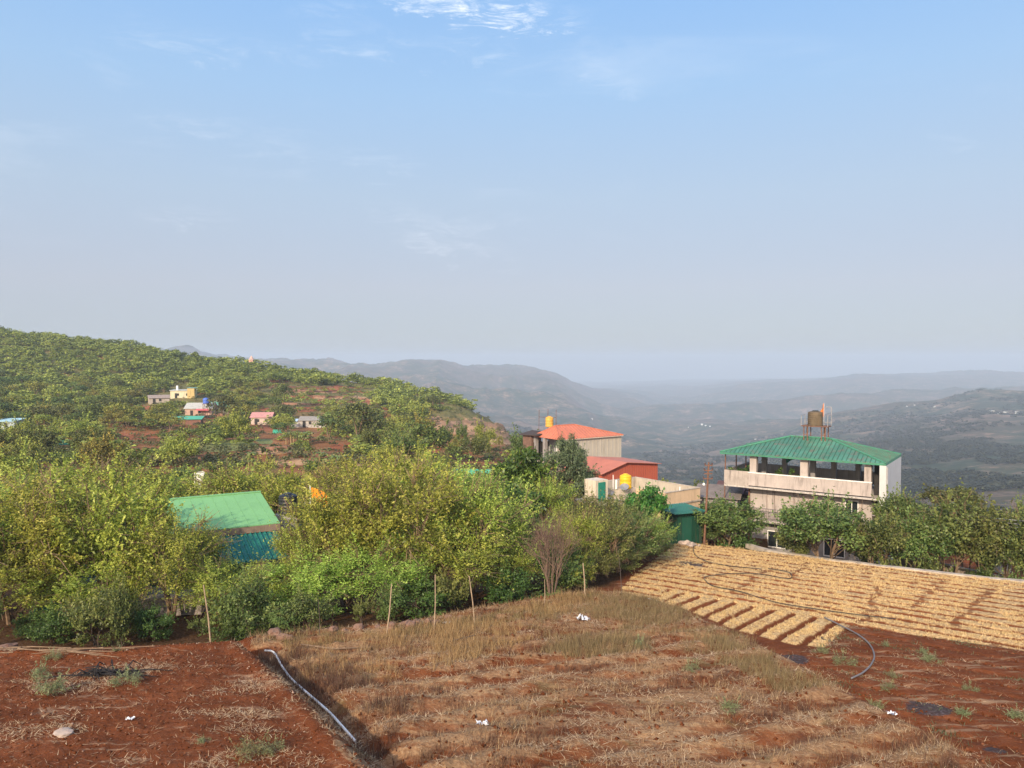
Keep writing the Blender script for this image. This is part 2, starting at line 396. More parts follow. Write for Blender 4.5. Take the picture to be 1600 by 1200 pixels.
OLIVE = leafmat('hill_leaves', (.09, .105, .022), (.235, .25, .045), (.43, .42, .085), .25, .7)
HILLD = leafmat('hill_leaves_dark', (.045, .06, .02), (.10, .13, .034), (.19, .22, .055), .2, .7)
UNDER = leafmat('undergrowth_leaves', (.035, .075, .02), (.075, .14, .03), (.14, .22, .05), .33)
DRYL = leafmat('dry_twigs', (.10, .065, .045), (.17, .12, .08), (.25, .19, .12), .1, .8)
BARK = worn('bark', (.20, .135, .085), .9, .35, 6, dirt_amt=.3)
BARKD = worn('bark_dark', (.085, .06, .045), .9, .35, 6, dirt_amt=.3)

def tree_meshes(seed, h, w, L, W, n_leaf, n_clump, mat, clump=.75, stems=3, trunk=.28, r0=.11, droop=.3, bottom=-.75, sprays=0, twigs=40, bark=None, up=.35, shell=.55):
    r = np.random.default_rng(seed)
    cz = h * (trunk + (1 - trunk) * .5); V, Fq, var, cs = clump_crown(r, (0, 0, cz), (w / 2 * .86, w / 2 * .86, h * (1 - trunk) / 2 * .88), n_clump, clump, n_leaf, L, W, droop, shell, up, bottom, sprays)
    crown = np_mesh('crown', V, Fq, mat, var)
    tb = limbs(r, (0, 0, 0), cs, r0, stems, twigs=twigs)
    for _ in range(sprays * 2):                 # bare twigs running out through the leaves
        c = cs[r.integers(len(cs))]; o = (c - np.array([0, 0, cz])) / np.array([w / 2, w / 2, h * (1 - trunk) / 2]); o = o + r.normal(0, .45, 3) + np.array([0, 0, .25]); o /= np.linalg.norm(o) + 1e-6
        ln = r.uniform(.5, 1.3) * clump * 1.5; a = Vector(c - o * ln * .3); b = Vector(c + o * ln); m_ = a.lerp(b, .5) + Vector(r.normal(0, .06, 3))
        tb.tube([a, m_, b], [r0 * .17, r0 * .13, r0 * .07], 3, False)
    tr = tb.mesh('trunk', bark or BARK)
    return crown, tr
def plant(name, meshes, x, y, s, rz, label, cat, group=None, z=None, sz=1., sink=.0):
    z = G1(x, y) if z is None else z
    e = empty(name, (x, y, z - sink), label, cat, rz, group); e.scale = (s, s, s * sz)
    for m in meshes:
        o = bpy.data.objects.new(m.name.split('.')[0], m); link(o, e)
    return e

# ================================================================== WORLD, SUN, CAMERA
sc = bpy.context.scene
w = bpy.data.worlds.new('World'); sc.world = w; w.use_nodes = True
nt = w.node_tree; nt.nodes.clear()
sdir = Vector((-sin(SUN_AZ) * cos(SUN_EL), -cos(SUN_AZ) * cos(SUN_EL), sin(SUN_EL)))
sky = N(nt, 'ShaderNodeTexSky', sky_type='NISHITA'); sky.sun_disc = False
sky.sun_elevation = SUN_EL; sky.sun_rotation = atan2(sdir.x, sdir.y) % (2 * pi); sky.altitude = 1200
sky.air_density = 1.0; sky.dust_density = 1.0; sky.ozone_density = 1.5
tc = N(nt, 'ShaderNodeTexCoord'); sx = N(nt, 'ShaderNodeSeparateXYZ'); nt.links.new(tc.outputs['Generated'], sx.inputs[0])
el = sx.outputs[2]
# dusty air near the horizon and thin high cloud, both part of the sky itself
hz = ramp(nt, [(0, (4.15, 4.6, 5.4)), (.09, (5.2, 5.4, 6.25)), (.2, (5.0, 6.15, 7.6)), (.32, (4.15, 6.3, 9.1)), (.45, (3.0, 5.6, 9.8)), (1, (1.9, 4.2, 9.5))])
SKYK = 1.0
elc = math_(nt, 'MAXIMUM', el, 0.0); nt.links.new(elc, hz.inputs[0])
az = math_(nt, 'ADD', math_(nt, 'MULTIPLY', sx.outputs[0], -.10), 1.0)
skyc = mixc(nt, .8, sky.outputs[0], hz.outputs[0])
mp = N(nt, 'ShaderNodeMapping'); mp.inputs['Scale'].default_value = (2.2, 1.0, 9.0); mp.inputs['Rotation'].default_value = (0, radians(8), 0)
nt.links.new(tc.outputs['Generated'], mp.inputs[0])
c1 = noise(nt, 2.1, 9, .62, mp.outputs[0], .35); c2 = noise(nt, .9, 3, .5, tc.outputs['Generated'])
cf = math_(nt, 'MULTIPLY', mrange(nt, c1.outputs[0], .52, .8), mrange(nt, c2.outputs[0], .42, .62))
cf = math_(nt, 'MULTIPLY', cf, mrange(nt, el, .03, .25, 0, .42))
cf = math_(nt, 'MULTIPLY', cf, mrange(nt, sx.outputs[0], -.5, .45, 1.0, .15))
skyc = mixc(nt, cf, skyc, (8.6, 9.3, 10.2))
# one brighter wisp high up
def wisp(cx, cz, rx, rz, rot, strength, src, mod):
    X = math_(nt, 'DIVIDE', sx.outputs[0], sx.outputs[1]); Zq = math_(nt, 'DIVIDE', sx.outputs[2], sx.outputs[1])
    dx = math_(nt, 'SUBTRACT', X, cx); dz = math_(nt, 'SUBTRACT', Zq, cz)
    a = math_(nt, 'ADD', math_(nt, 'MULTIPLY', dx, cos(rot)), math_(nt, 'MULTIPLY', dz, sin(rot)))
    b = math_(nt, 'SUBTRACT', math_(nt, 'MULTIPLY', dz, cos(rot)), math_(nt, 'MULTIPLY', dx, sin(rot)))
    b = math_(nt, 'ADD', b, math_(nt, 'MULTIPLY', math_(nt, 'SUBTRACT', mod, .5), rz * 5))
    q = math_(nt, 'ADD', math_(nt, 'POWER', math_(nt, 'ABSOLUTE', math_(nt, 'DIVIDE', a, rx)), 2), math_(nt, 'POWER', math_(nt, 'ABSOLUTE', math_(nt, 'DIVIDE', b, rz)), 2))
    f = mrange(nt, q, 0, 1.6, 1, 0)
    f = math_(nt, 'MULTIPLY', f, mrange(nt, mod, .40, .78, 0, 1.25))
    f = math_(nt, 'MULTIPLY', f, mrange(nt, c4.outputs[0], .35, .6, .3, 1))
    f = math_(nt, 'MULTIPLY', f, mrange(nt, sx.outputs[1], 0, .2))
    return mixc(nt, math_(nt, 'MULTIPLY', f, strength), src, (10.5, 10.9, 11.3))
mp2 = N(nt, 'ShaderNodeMapping'); mp2.inputs['Scale'].default_value = (3.0, 1.0, 12.0); mp2.inputs['Rotation'].default_value = (0, radians(12), 0)
nt.links.new(tc.outputs['Generated'], mp2.inputs[0])
c3 = noise(nt, 5.5, 9, .72, mp2.outputs[0], 1.2); c4 = noise(nt, 9, 5, .7, mp2.outputs[0], .6)
for cx_, cy_, rx_, ry_, ro_, st_ in ((757, 8, 120, 20, -.13, .95), (590, 68, 110, 16, -.17, .42), (330, 70, 150, 18, -.1, .3), (740, 66, 60, 18, -.1, .3), (425, 225, 60, 16, -.1, .22), (300, 190, 80, 12, -.1, .2), (585, 250, 70, 14, -.1, .25), (690, 365, 110, 22, -.35, .3), (290, 335, 70, 12, -.05, .25), (740, 345, 70, 10, .1, .2), (930, 105, 70, 16, -.4, .25), (520, 12, 60, 10, .0, .3), (1490, 220, 50, 8, -.2, .2)):
    u_, w_ = S(cx_, cy_); skyc = wisp(u_, w_, rx_ / F * 1.15, ry_ / F * 1.5, ro_, st_ * (1.15 if st_ > .6 else .62), skyc, c3.outputs[0])
# dusty glow round the sun behind the viewer, added as warm fill light
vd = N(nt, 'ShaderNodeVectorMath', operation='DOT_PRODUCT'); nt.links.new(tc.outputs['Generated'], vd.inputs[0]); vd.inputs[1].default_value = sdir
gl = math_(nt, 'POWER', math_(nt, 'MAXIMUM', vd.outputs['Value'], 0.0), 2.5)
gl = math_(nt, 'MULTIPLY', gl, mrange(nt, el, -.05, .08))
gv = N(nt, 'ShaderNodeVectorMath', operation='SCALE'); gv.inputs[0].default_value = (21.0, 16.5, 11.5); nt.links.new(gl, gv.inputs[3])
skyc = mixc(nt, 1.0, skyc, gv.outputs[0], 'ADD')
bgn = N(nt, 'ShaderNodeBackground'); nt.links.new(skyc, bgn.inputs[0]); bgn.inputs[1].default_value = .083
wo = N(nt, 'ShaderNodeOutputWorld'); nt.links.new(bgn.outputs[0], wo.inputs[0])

sl = bpy.data.lights.new('sun', 'SUN'); sl.energy = 4.2; sl.angle = radians(1.2); sl.color = (1.0, .82, .60)
so_ = bpy.data.objects.new('sun', sl); link(so_); so_.rotation_euler = (-sdir).to_track_quat('-Z', 'Y').to_euler()
cam = bpy.data.cameras.new('camera'); cam.lens = 36 * F / 1600; cam.sensor_width = 36; cam.clip_end = 40000; cam.clip_start = .1
co = bpy.data.objects.new('camera', cam); link(co); co.rotation_euler = (pi / 2 - PITCH, 0, 0); sc.camera = co
sc.view_settings.view_transform = 'Standard'; sc.view_settings.look = 'None'; sc.view_settings.exposure = 0.4; sc.view_settings.gamma = 1
sc.render.engine = 'CYCLES'
cy = sc.cycles; cy.use_denoising = True; cy.max_bounces = 6; cy.diffuse_bounces = 3; cy.glossy_bounces = 2; cy.transmission_bounces = 4; cy.transparent_max_bounces = 8
cy.volume_bounces = 1; cy.use_adaptive_sampling = True; cy.adaptive_threshold = .015; cy.sample_clamp_indirect = 6
sc.render.use_persistent_data = False

# ================================================================== THE HAZE
m, nt, out = newmat('haze_air')
pv = N(nt, 'ShaderNodeVolumePrincipled'); pv.inputs['Color'].default_value = (.605, .715, .845, 1); pv.inputs['Density'].default_value = .00022; pv.inputs['Anisotropy'].default_value = 0.0
nt.links.new(pv.outputs[0], out.inputs['Volume'])
hb = MB().box(-12500, -300, -760, 12500, 13500, 60).build('haze', m); tag(hb, 'pale blue haze over the valley', None, None, 'stuff')

# ================================================================== THE GROUND
# patches of the middle distance: px, py, rx, ry, kind (0 red soil, 1 straw, 2 green crop, 3 rock)
PATCH = [(228, 637, 20, 4, 0), (315, 612, 18, 5, 0), (318, 652, 75, 5, 0), (190, 688, 45, 5, 0), (225, 682, 38, 5, 0), (345, 697, 60, 8, 2), (325, 716, 20, 6, 0), (410, 668, 42, 7, 0),
         (425, 703, 40, 7, 1), (395, 700, 22, 6, 0), (452, 603, 30, 2.6, 0), (505, 606.5, 55, 2.2, 0), (485, 613, 50, 2.6, 1), (545, 612, 30, 2.4, 0), (468, 620, 40, 2.2, 0), (528, 620.5, 50, 2.6, 1), (572, 627, 36, 3.2, 0), (515, 627, 36, 2.0, 0), (430, 596, 20, 3, 0), (570, 733, 40, 9, 1),
         (690, 694, 66, 7, 0), (745, 702, 60, 8, 0), (765, 690, 44, 4, 1), (665, 660, 26, 9, 3), (730, 668, 50, 13, 3), (785, 675, 30, 16, 3), (680, 630, 14, 3, 0), (100, 690, 26, 6, 0), (375, 608, 16, 4, 0),
         (660, 705, 30, 6, 0), (280, 648, 30, 4, 2), (405, 640, 20, 4, 0), (480, 640, 30, 4, 0), (640, 615, 16, 3, 0), (160, 562, 10, 5, 0), (600, 650, 16, 5, 0), (420, 690, 20, 4, 2), (250, 660, 24, 4, 0), (530, 700, 22, 6, 0), (360, 672, 26, 5, 0), (300, 690, 30, 5, 0), (455, 722, 34, 6, 1), (640, 700, 26, 5, 0), (130, 600, 20, 4, 0), (60, 640, 20, 4, 0), (610, 640, 14, 5, 0), (560, 645, 20, 3, 0)]
def patchw(px, py, k, soft=.35):
    o = np.zeros(np.shape(px))
    for a, b, rx, ry, kk in PATCH:
        if kk != k: continue
        q = ((px - a) / rx) ** 2 + ((py - b) / ry) ** 2
        o = np.maximum(o, 1 - sstep(1 - soft, 1 + soft, q))
    return o
def set_attr(me, name, val):
    a = me.attributes.new(name, 'FLOAT', 'POINT'); a.data.foreach_set('value', np.asarray(val, np.float32))
def grid_mesh(name, X, Y, Zq):
    r, c = X.shape; i = np.arange(r * c).reshape(r, c)
    Fq = np.stack([i[:-1, :-1], i[:-1, 1:], i[1:, 1:], i[1:, :-1]], -1).reshape(-1, 4)
    return np_mesh(name, np.stack([X, Y, Zq], -1).reshape(-1, 3), Fq, None, smooth=True)
# coarse sheet to the horizon
rows = np.concatenate([np.linspace(-80, 8, 12), np.exp(np.linspace(math.log(9), math.log(13000), 640))])
cols = np.linspace(-1.0, 1.0, 620)
Y, U = np.meshgrid(rows, cols, indexing='ij'); X = U * np.hypot(np.maximum(Y, 0), 28)
Zg = ground(X, Y)
win = sstep(.70, .64, np.abs(X / np.maximum(Y, 1))) * sstep(14.2, 16.5, Y) * sstep(73, 69, Y)
Zc = Zg - win * 2.4
me = grid_mesh('ground', X, Y, Zc)
pxs, pys = proj(X, np.maximum(Y, 5), Zg)
nearm = (Y > 75) & (Y < 600)
wq = sstep(60, 200, Y); pxs = pxs + wq * (fbm(X / 7., Y / 12., 4) - .5) * 60; pys = pys + wq * (fbm(X / 7. + 40, Y / 12. + 9, 4) - .5) * 11
for k, nm in enumerate(('red', 'tan', 'crop', 'rock')): set_attr(me, nm, (patchw(pxs, pys, k) * nearm).ravel())
# slope makes bare rock
gy = np.gradient(Zg, axis=0) / (np.gradient(Y, axis=0) + 1e-6); gx = np.gradient(Zg, axis=1) / (np.gradient(X, axis=1) + 1e-6)
set_attr(me, 'steep', np.clip(np.hypot(gx, gy), 0, 2).ravel())
gob = bpy.data.objects.new('ground', me); link(gob); tag(gob, kind='structure')
m, nt, out = newmat('terrain'); me.materials.append(m)
ge = N(nt, 'ShaderNodeNewGeometry'); P = ge.outputs['Position']; sp = N(nt, 'ShaderNodeSeparateXYZ'); nt.links.new(P, sp.inputs[0])
def A(n): return N(nt, 'ShaderNodeAttribute', attribute_name=n).outputs['Fac']
n_big = noise(nt, .018, 5, .6, P); n_mid = noise(nt, .13, 6, .65, P); n_fine = noise(nt, 1.3, 6, .7, P)
red = ramp(nt, [(.25, (.17, .055, .024)), (.55, (.28, .10, .045)), (.8, (.38, .19, .095))]); nt.links.new(n_mid.outputs[0], red.inputs[0])
scrub = ramp(nt, [(.3, (.10, .095, .035)), (.5, (.17, .15, .06)), (.62, (.26, .18, .085)), (.75, (.34, .19, .10))]); nt.links.new(n_mid.outputs[0], scrub.inputs[0])
scr2 = mixc(nt, mrange(nt, n_fine.outputs[0], .4, .65), scrub.outputs[0], (.12, .125, .04))
c = mixc(nt, math_(nt, 'MAXIMUM', mrange(nt, n_big.outputs[0], .55, .68, 0, .55), mrange(nt, sp.outputs[1], 330, 200, 0, .72)), scr2, red.outputs[0])
# far slopes: brown grass, darker woods in the folds, pale rock bands
f_big = noise(nt, .0016, 6, .6, P); f_mid = noise(nt, .011, 8, .72, P); f_sm = noise(nt, .055, 6, .7, P)
fmap = N(nt, 'ShaderNodeMapping'); fmap.inputs['Scale'].default_value = (.0012, .0012, .035); nt.links.new(P, fmap.inputs[0]); f_band = noise(nt, 1.0, 5, .65, fmap.outputs[0])
fr = ramp(nt, [(.36, (.014, .032, .016)), (.46, (.035, .055, .028)), (.53, (.15, .11, .075)), (.66, (.36, .24, .17))]); nt.links.new(f_mid.outputs[0], fr.inputs[0])
fr2 = mixc(nt, mrange(nt, f_sm.outputs[0], .42, .56, 0, .8), fr.outputs[0], (.028, .042, .02))
fr3 = mixc(nt, mrange(nt, f_big.outputs[0], .45, .62, 0, .38), fr2, (.13, .075, .058))
fr3 = mixc(nt, mrange(nt, f_band.outputs[0], .58, .7, 0, .5), fr3, (.26, .18, .13))
fr3 = mixc(nt, mrange(nt, A('steep'), .35, .8, 0, .5), fr3, (.20, .13, .095))
c = mixc(nt, math_(nt, 'MAXIMUM', mrange(nt, sp.outputs[1], 480, 700), math_(nt, 'MULTIPLY', mrange(nt, sp.outputs[1], 140, 260), mrange(nt, sp.outputs[0], 45, 85))), c, fr3)
# cultivated patches
def brk(a, nlo=.2): return math_(nt, 'MULTIPLY', mrange(nt, math_(nt, 'ADD', a, math_(nt, 'MULTIPLY', math_(nt, 'SUBTRACT', n_fine.outputs[0], .5), .9)), .42, .62), 1.0)
c = mixc(nt, brk(A('red')), c, red.outputs[0])
tanr = ramp(nt, [(.3, (.32, .17, .09)), (.7, (.50, .34, .19))]); nt.links.new(n_fine.outputs[0], tanr.inputs[0])
c = mixc(nt, brk(A('tan')), c, tanr.outputs[0])
gr_ = ramp(nt, [(.3, (.11, .15, .045)), (.7, (.24, .24, .10))]); nt.links.new(n_fine.outputs[0], gr_.inputs[0])
c = mixc(nt, brk(A('crop')), c, gr_.outputs[0])
rk = ramp(nt, [(.3, (.13, .085, .055)), (.5, (.32, .19, .11)), (.75, (.45, .28, .17))]); nt.links.new(n_mid.outputs[0], rk.inputs[0])
c = mixc(nt, brk(A('rock')), c, rk.outputs[0])
bsdf(nt, out, c, .95, .1, n_fine.outputs[0], .6, .25)

# fine sheet under the near fields
ys = np.concatenate([np.linspace(14, 24, 110, endpoint=False), np.linspace(24, 46, 300, endpoint=False), np.linspace(46, 74, 150)])
us = np.linspace(-.71, .71, 640)
Y, U = np.meshgrid(ys, us, indexing='ij'); X = U * Y; Zf = ground(X, Y)
s_soil = sdf(SOIL, X, Y); s_grass = sdf(GRASS, X, Y); s_straw = sdf(STRAW, X, Y); s_veg = sdf(VEG, X, Y)
DIAG = [PL(*p) for p in ((1030, 918), (1090, 931), (1162, 944), (1207, 954), (1272, 965), (1328, 977), (1288, 1014), (1240, 1012), (1150, 990), (1040, 950))]
s_diag = sdf(DIAG, X, Y)
def FUR(X, Y): return np.sin((X * .42 - Y * .9) * 2 * pi / 1.45 + 4 * fbm(X * .2, Y * .2, 3)) * sstep(.3, .5, fbm(X * .3 + 5, Y * .3, 3))
def rowc(X, Y):
    kd = (X - K0[0]) * KN[0] + (Y - K0[1]) * KN[1]; ks = (X - K0[0]) * KD[0] + (Y - K0[1]) * KD[1]
    return kd, ks
PITCHM, PITCHD = 1.16, 1.0
def bedphase(X, Y, diag):
    kd, ks = rowc(X, Y); wob = (fbm(X * .25, Y * .25, 2) - .5) * .5
    a = kd * (1 - .0) / PITCHM + ks * .0 + wob * .5 ; b = (ks * .995 + kd * .10) / PITCHD + wob * .3
    ph = np.where(diag, b, a); fr = ph - np.floor(ph); return np.abs(fr - .5) * 2       # 0 bed centre, 1 furrow
bp = bedphase(X, Y, s_diag > 0)
inb = sstep(-.1, .4, s_straw); bed = 1 - sstep(.62, .86, bp)
Zf = Zf + inb * (bed * .12 - .06) + sstep(0, .4, s_veg) * (1 - sstep(.5, .9, bp)) * .05
gfx = np.zeros_like(X)
fw = np.clip(s_grass, -1, 1)
Zf = Zf + sstep(0, .6, s_grass) * ((fbm(X * 1.3, Y * 1.3, 4) - .5) * .22 + (FUR(X, Y) * .085))
Zf = Zf + sstep(-.9, .1, s_soil) * ((fbm(X * 2.2, Y * 2.2, 5) - .5) * .09 + np.exp(-((s_soil - .25) / .3) ** 2) * .12)
Zf = Zf + (fbm(X * 5, Y * 5, 3) - .5) * .05
me = grid_mesh('field_ground', X, Y, Zf)
for nm, v in (('soil', s_soil), ('grassy', s_grass), ('straw', s_straw), ('veg', s_veg), ('bed', bp)): set_attr(me, nm, np.clip(v, -3, 6).ravel())
def spots(lst, soft=.6):
    o = np.zeros(X.shape)
    for px, py, rx, ry, off in lst:
        x0, y0 = PL(px, py, off); x1, y1 = PL(px + rx, py, off); x2, y2 = PL(px, py - ry, off)
        o = np.maximum(o, 1 - sstep(1 - soft, 1 + soft, ((X - x0) / (x1 - x0)) ** 2 + ((Y - y0) / (y2 - y0)) ** 2))
    return o
pth = np.zeros(X.shape)
PATHS = (((1197, 893), (1140, 930)), ((1376, 920), (1350, 974)), ((1557, 918), (1480, 986)), ((1475, 908), (1430, 950)), ((1262, 880), (1235, 905)), ((1640, 925), (1600, 965)))
for (xa, ya), (xb, yb) in PATHS:
    a0 = np.array(PL(xa, ya)); e_ = np.array(PL(xb, yb)) - a0; t_ = np.clip(((X - a0[0]) * e_[0] + (Y - a0[1]) * e_[1]) / (e_ @ e_), 0, 1)
    wgl = (fbm(X * .8, Y * .8, 3) - .5) * 1.3
    pth = np.maximum(pth, np.exp(-(np.hypot(X - a0[0] - t_ * e_[0] + wgl, Y - a0[1] - t_ * e_[1]) / .32) ** 2))
set_attr(me, 'path', pth.ravel()); set_attr(me, 'furrow', FUR(X, Y).ravel())
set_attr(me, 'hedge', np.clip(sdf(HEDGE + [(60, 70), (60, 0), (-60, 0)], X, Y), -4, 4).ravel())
set_attr(me, 'ash', spots([(1450, 1108, 34, 11, 0), (1240, 1022, 26, 7, .2), (1075, 882, 22, 4, 0), (1555, 1175, 20, 6, 0), (1290, 1000, 8, 3, 0)]).ravel())
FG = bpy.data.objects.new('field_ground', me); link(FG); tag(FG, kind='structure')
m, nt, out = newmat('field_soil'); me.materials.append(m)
ge = N(nt, 'ShaderNodeNewGeometry'); P = ge.outputs['Position']
n_big = noise(nt, .22, 5, .6, P); n_mid = noise(nt, 1.1, 7, .7, P); n_fine = noise(nt, 9, 6, .7, P); n_pat = noise(nt, .5, 5, .65, P, .6)
st = N(nt, 'ShaderNodeMapping'); st.inputs['Rotation'].default_value = (0, 0, -KANG - radians(8)); st.inputs['Scale'].default_value = (.35, 2.6, 1); nt.links.new(P, st.inputs[0]); n_str = noise(nt, 1.0, 7, .7, st.outputs[0], .3)
st2 = N(nt, 'ShaderNodeMapping'); st2.inputs['Rotation'].default_value = (0, 0, radians(-28)); st2.inputs['Scale'].default_value = (.3, 1.6, 1); nt.links.new(P, st2.inputs[0]); n_st2 = noise(nt, 1.0, 7, .72, st2.outputs[0], .4)
soil = ramp(nt, [(.25, (.10, .028, .009)), (.5, (.165, .048, .016)), (.75, (.24, .080, .031))]); nt.links.new(n_mid.outputs[0], soil.inputs[0])
soil2 = mixc(nt, mrange(nt, n_fine.outputs[0], .5, .72, 0, .6), soil.outputs[0], (.29, .125, .065))
soil2 = mixc(nt, mrange(nt, n_big.outputs[0], .38, .62, .45, 0), soil2, (.085, .026, .010))
# pale straw litter lying on the soil heap
pale = mixc(nt, mrange(nt, n_fine.outputs[0], .35, .6), (.30, .17, .10), (.52, .38, .24))
lit = math_(nt, 'MULTIPLY', mrange(nt, n_st2.outputs[0], .53, .64), mrange(nt, n_pat.outputs[0], .46, .58))
c = mixc(nt, math_(nt, 'MULTIPLY', lit, .6), soil2, pale)
def zone(name, w=.3):
    a = N(nt, 'ShaderNodeAttribute', attribute_name=name).outputs['Fac']
    return mrange(nt, math_(nt, 'ADD', a, math_(nt, 'MULTIPLY', math_(nt, 'SUBTRACT', n_mid.outputs[0], .5), w * 2)), -.05, .08)
# dry grass terrace: thatch over red soil
thatch = ramp(nt, [(.3, (.17, .09, .045)), (.5, (.31, .185, .095)), (.7, (.42, .28, .15))]); nt.links.new(n_fine.outputs[0], thatch.inputs[0])
gc = mixc(nt, math_(nt, 'ADD', mrange(nt, math_(nt, 'ADD', n_st2.outputs[0], math_(nt, 'MULTIPLY', N(nt, 'ShaderNodeAttribute', attribute_name='furrow').outputs['Fac'], .07)), .45, .57, 0, .72), mrange(nt, n_big.outputs[0], .4, .65, .0, .42), clamp=True), soil2, thatch.outputs[0])
gcl = mixc(nt, mrange(nt, n_pat.outputs[0], .55, .7, 0, .5), gc, (.11, .105, .045))
hd = N(nt, 'ShaderNodeAttribute', attribute_name='hedge').outputs['Fac']  # ground under the grove goes dark, its shade put into the colour
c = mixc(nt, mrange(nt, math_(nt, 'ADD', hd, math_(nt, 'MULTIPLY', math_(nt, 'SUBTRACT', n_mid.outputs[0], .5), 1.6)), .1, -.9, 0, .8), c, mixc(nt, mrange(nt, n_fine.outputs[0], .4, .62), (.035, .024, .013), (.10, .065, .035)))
c = mixc(nt, zone('grassy', .5), c, gcl)
# vegetable plot
vc = mixc(nt, mrange(nt, n_str.outputs[0], .53, .64, 0, .6), soil2, (.36, .25, .15))
c = mixc(nt, zone('veg', .15), c, vc)
# mulched beds
bd = N(nt, 'ShaderNodeAttribute', attribute_name='bed').outputs['Fac']
strw = ramp(nt, [(.34, (.15, .06, .026)), (.47, (.46, .29, .13)), (.62, (.68, .49, .24))]); nt.links.new(n_fine.outputs[0], strw.inputs[0])
bf = mrange(nt, math_(nt, 'ADD', bd, math_(nt, 'MULTIPLY', math_(nt, 'SUBTRACT', n_mid.outputs[0], .5), .7)), .56, .75)
gap = math_(nt, 'MAXIMUM', mrange(nt, n_pat.outputs[0], .60, .68, 0, .8), mrange(nt, math_(nt, 'ADD', N(nt, 'ShaderNodeAttribute', attribute_name='path').outputs['Fac'], math_(nt, 'MULTIPLY', math_(nt, 'SUBTRACT', n_mid.outputs[0], .5), .8)), .55, .95, 0, .8))
sc_ = mixc(nt, math_(nt, 'MAXIMUM', bf, gap), strw.outputs[0], soil2)
c = mixc(nt, zone('straw', .1), c, sc_)
ash = N(nt, 'ShaderNodeAttribute', attribute_name='ash').outputs['Fac']
ac = ramp(nt, [(.35, (.025, .022, .022)), (.6, (.07, .065, .07)), (.75, (.25, .24, .26))]); nt.links.new(n_fine.outputs[0], ac.inputs[0])
c = mixc(nt, mrange(nt, math_(nt, 'ADD', ash, math_(nt, 'MULTIPLY', math_(nt, 'SUBTRACT', n_mid.outputs[0], .5), 2.4)), .45, .8, 0, .85), c, ac.outputs[0])
bh = math_(nt, 'ADD', n_fine.outputs[0], math_(nt, 'MULTIPLY', n_mid.outputs[0], 1.5))
bsdf(nt, out, c, .95, .08, bh, .9, .06)
def FZ(x, y):                          # height of the fine sheet incl. detail (approx.)
    x = np.asarray(x, float); y = np.asarray(y, float); z = ground(x, y)
    s = sdf(SOIL, x, y); g = sdf(GRASS, x, y)
    z = z + sstep(0, .6, g) * ((fbm(x * 1.3, y * 1.3, 4) - .5) * .22 + (FUR(x, y) * .085))
    z = z + sstep(-.9, .1, s) * ((fbm(x * 2.2, y * 2.2, 5) - .5) * .09 + np.exp(-((s - .25) / .3) ** 2) * .12)
    t = sdf(STRAW, x, y); b = bedphase(x, y, sdf(DIAG, x, y) > 0)
    z = z + sstep(-.1, .4, t) * ((1 - sstep(.62, .86, b)) * .12 - .06)
    return z + (fbm(x * 5, y * 5, 3) - .5) * .05
def FZ1(x, y): return float(FZ(np.array([x]), np.array([y]))[0])

# ================================================================== GROUND COVER
def blade_mat(name, stops):
    m, nt, out = newmat(name)
    at = N(nt, 'ShaderNodeAttribute', attribute_name='var'); r = ramp(nt, stops); nt.links.new(at.outputs['Fac'], r.inputs[0])
    d = N(nt, 'ShaderNodeBsdfDiffuse'); nt.links.new(r.outputs[0], d.inputs[0]); t = N(nt, 'ShaderNodeBsdfTranslucent'); nt.links.new(r.outputs[0], t.inputs[0])
    mx = N(nt, 'ShaderNodeMixShader'); mx.inputs[0].default_value = .3
    nt.links.new(d.outputs[0], mx.inputs[1]); nt.links.new(t.outputs[0], mx.inputs[2]); nt.links.new(mx.outputs[0], out.inputs[0]); return m
def scatter_poly(poly, n):
    p = np.array(poly); lo = p.min(0); hi = p.max(0)
    q = rng.uniform(lo, hi, (n, 2)); return q[sdf(poly, q[:, 0], q[:, 1]) > 0]
def blades(x, y, z, h, wd, lean, var, name, mat, kind='stuff'):
    n = len(x); a = rng.uniform(0, 2 * pi, n); t = rng.uniform(0, 2 * pi, n)
    b = np.stack([np.cos(a), np.sin(a), np.zeros(n)], 1) * (wd * .5)[:, None]
    base = np.stack([x, y, z - .02], 1)
    off = np.stack([np.cos(t) * lean * h, np.sin(t) * lean * h, h * np.sqrt(np.maximum(.02, 1 - np.minimum(lean, .99) ** 2))], 1)
    V = np.stack([base - b, base + b, base + off * .6 + b * .7, base + off], 1).reshape(-1, 3)
    me = np_mesh(name, V, np.arange(4 * n).reshape(-1, 4), mat, var)
    o = bpy.data.objects.new(name, me); link(o); return tag(o, kind=kind)
visible = lambda x, y: (np.abs(x / y) < .70)
# stubble in the mulched beds
q = scatter_poly(STRAW, 60000); q = q[visible(q[:, 0], q[:, 1])]
dg = sdf(DIAG, q[:, 0], q[:, 1]) > 0; b = bedphase(q[:, 0], q[:, 1], dg)
gapn = fbm(q[:, 0] * .5, q[:, 1] * .5, 3)
kd, ks = rowc(q[:, 0], q[:, 1])
path = np.zeros(len(q))
for (xa, ya), (xb, yb) in PATHS:
    a0 = np.array(PL(xa, ya)); a1 = np.array(PL(xb, yb)); e = a1 - a0; t = np.clip(((q - a0) @ e) / (e @ e), 0, 1)
    path = np.maximum(path, np.exp(-(np.linalg.norm(q - a0 - t[:, None] * e, axis=1) / .30) ** 2))
keep = (b < .55 + .35 * (gapn - .5)) & (rng.random(len(q)) < 1.0 - .75 * path) & (gapn < .70)
q = q[keep][:26000]
q = q[rng.random(len(q)) < .30 + .9 * sstep(.42, .58, fbm(q[:, 0] * 2.6, q[:, 1] * 2.6, 2))]; k = 8; qx = np.repeat(q[:, 0], k) + rng.normal(0, .045, len(q) * k); qy = np.repeat(q[:, 1], k) + rng.normal(0, .045, len(q) * k)
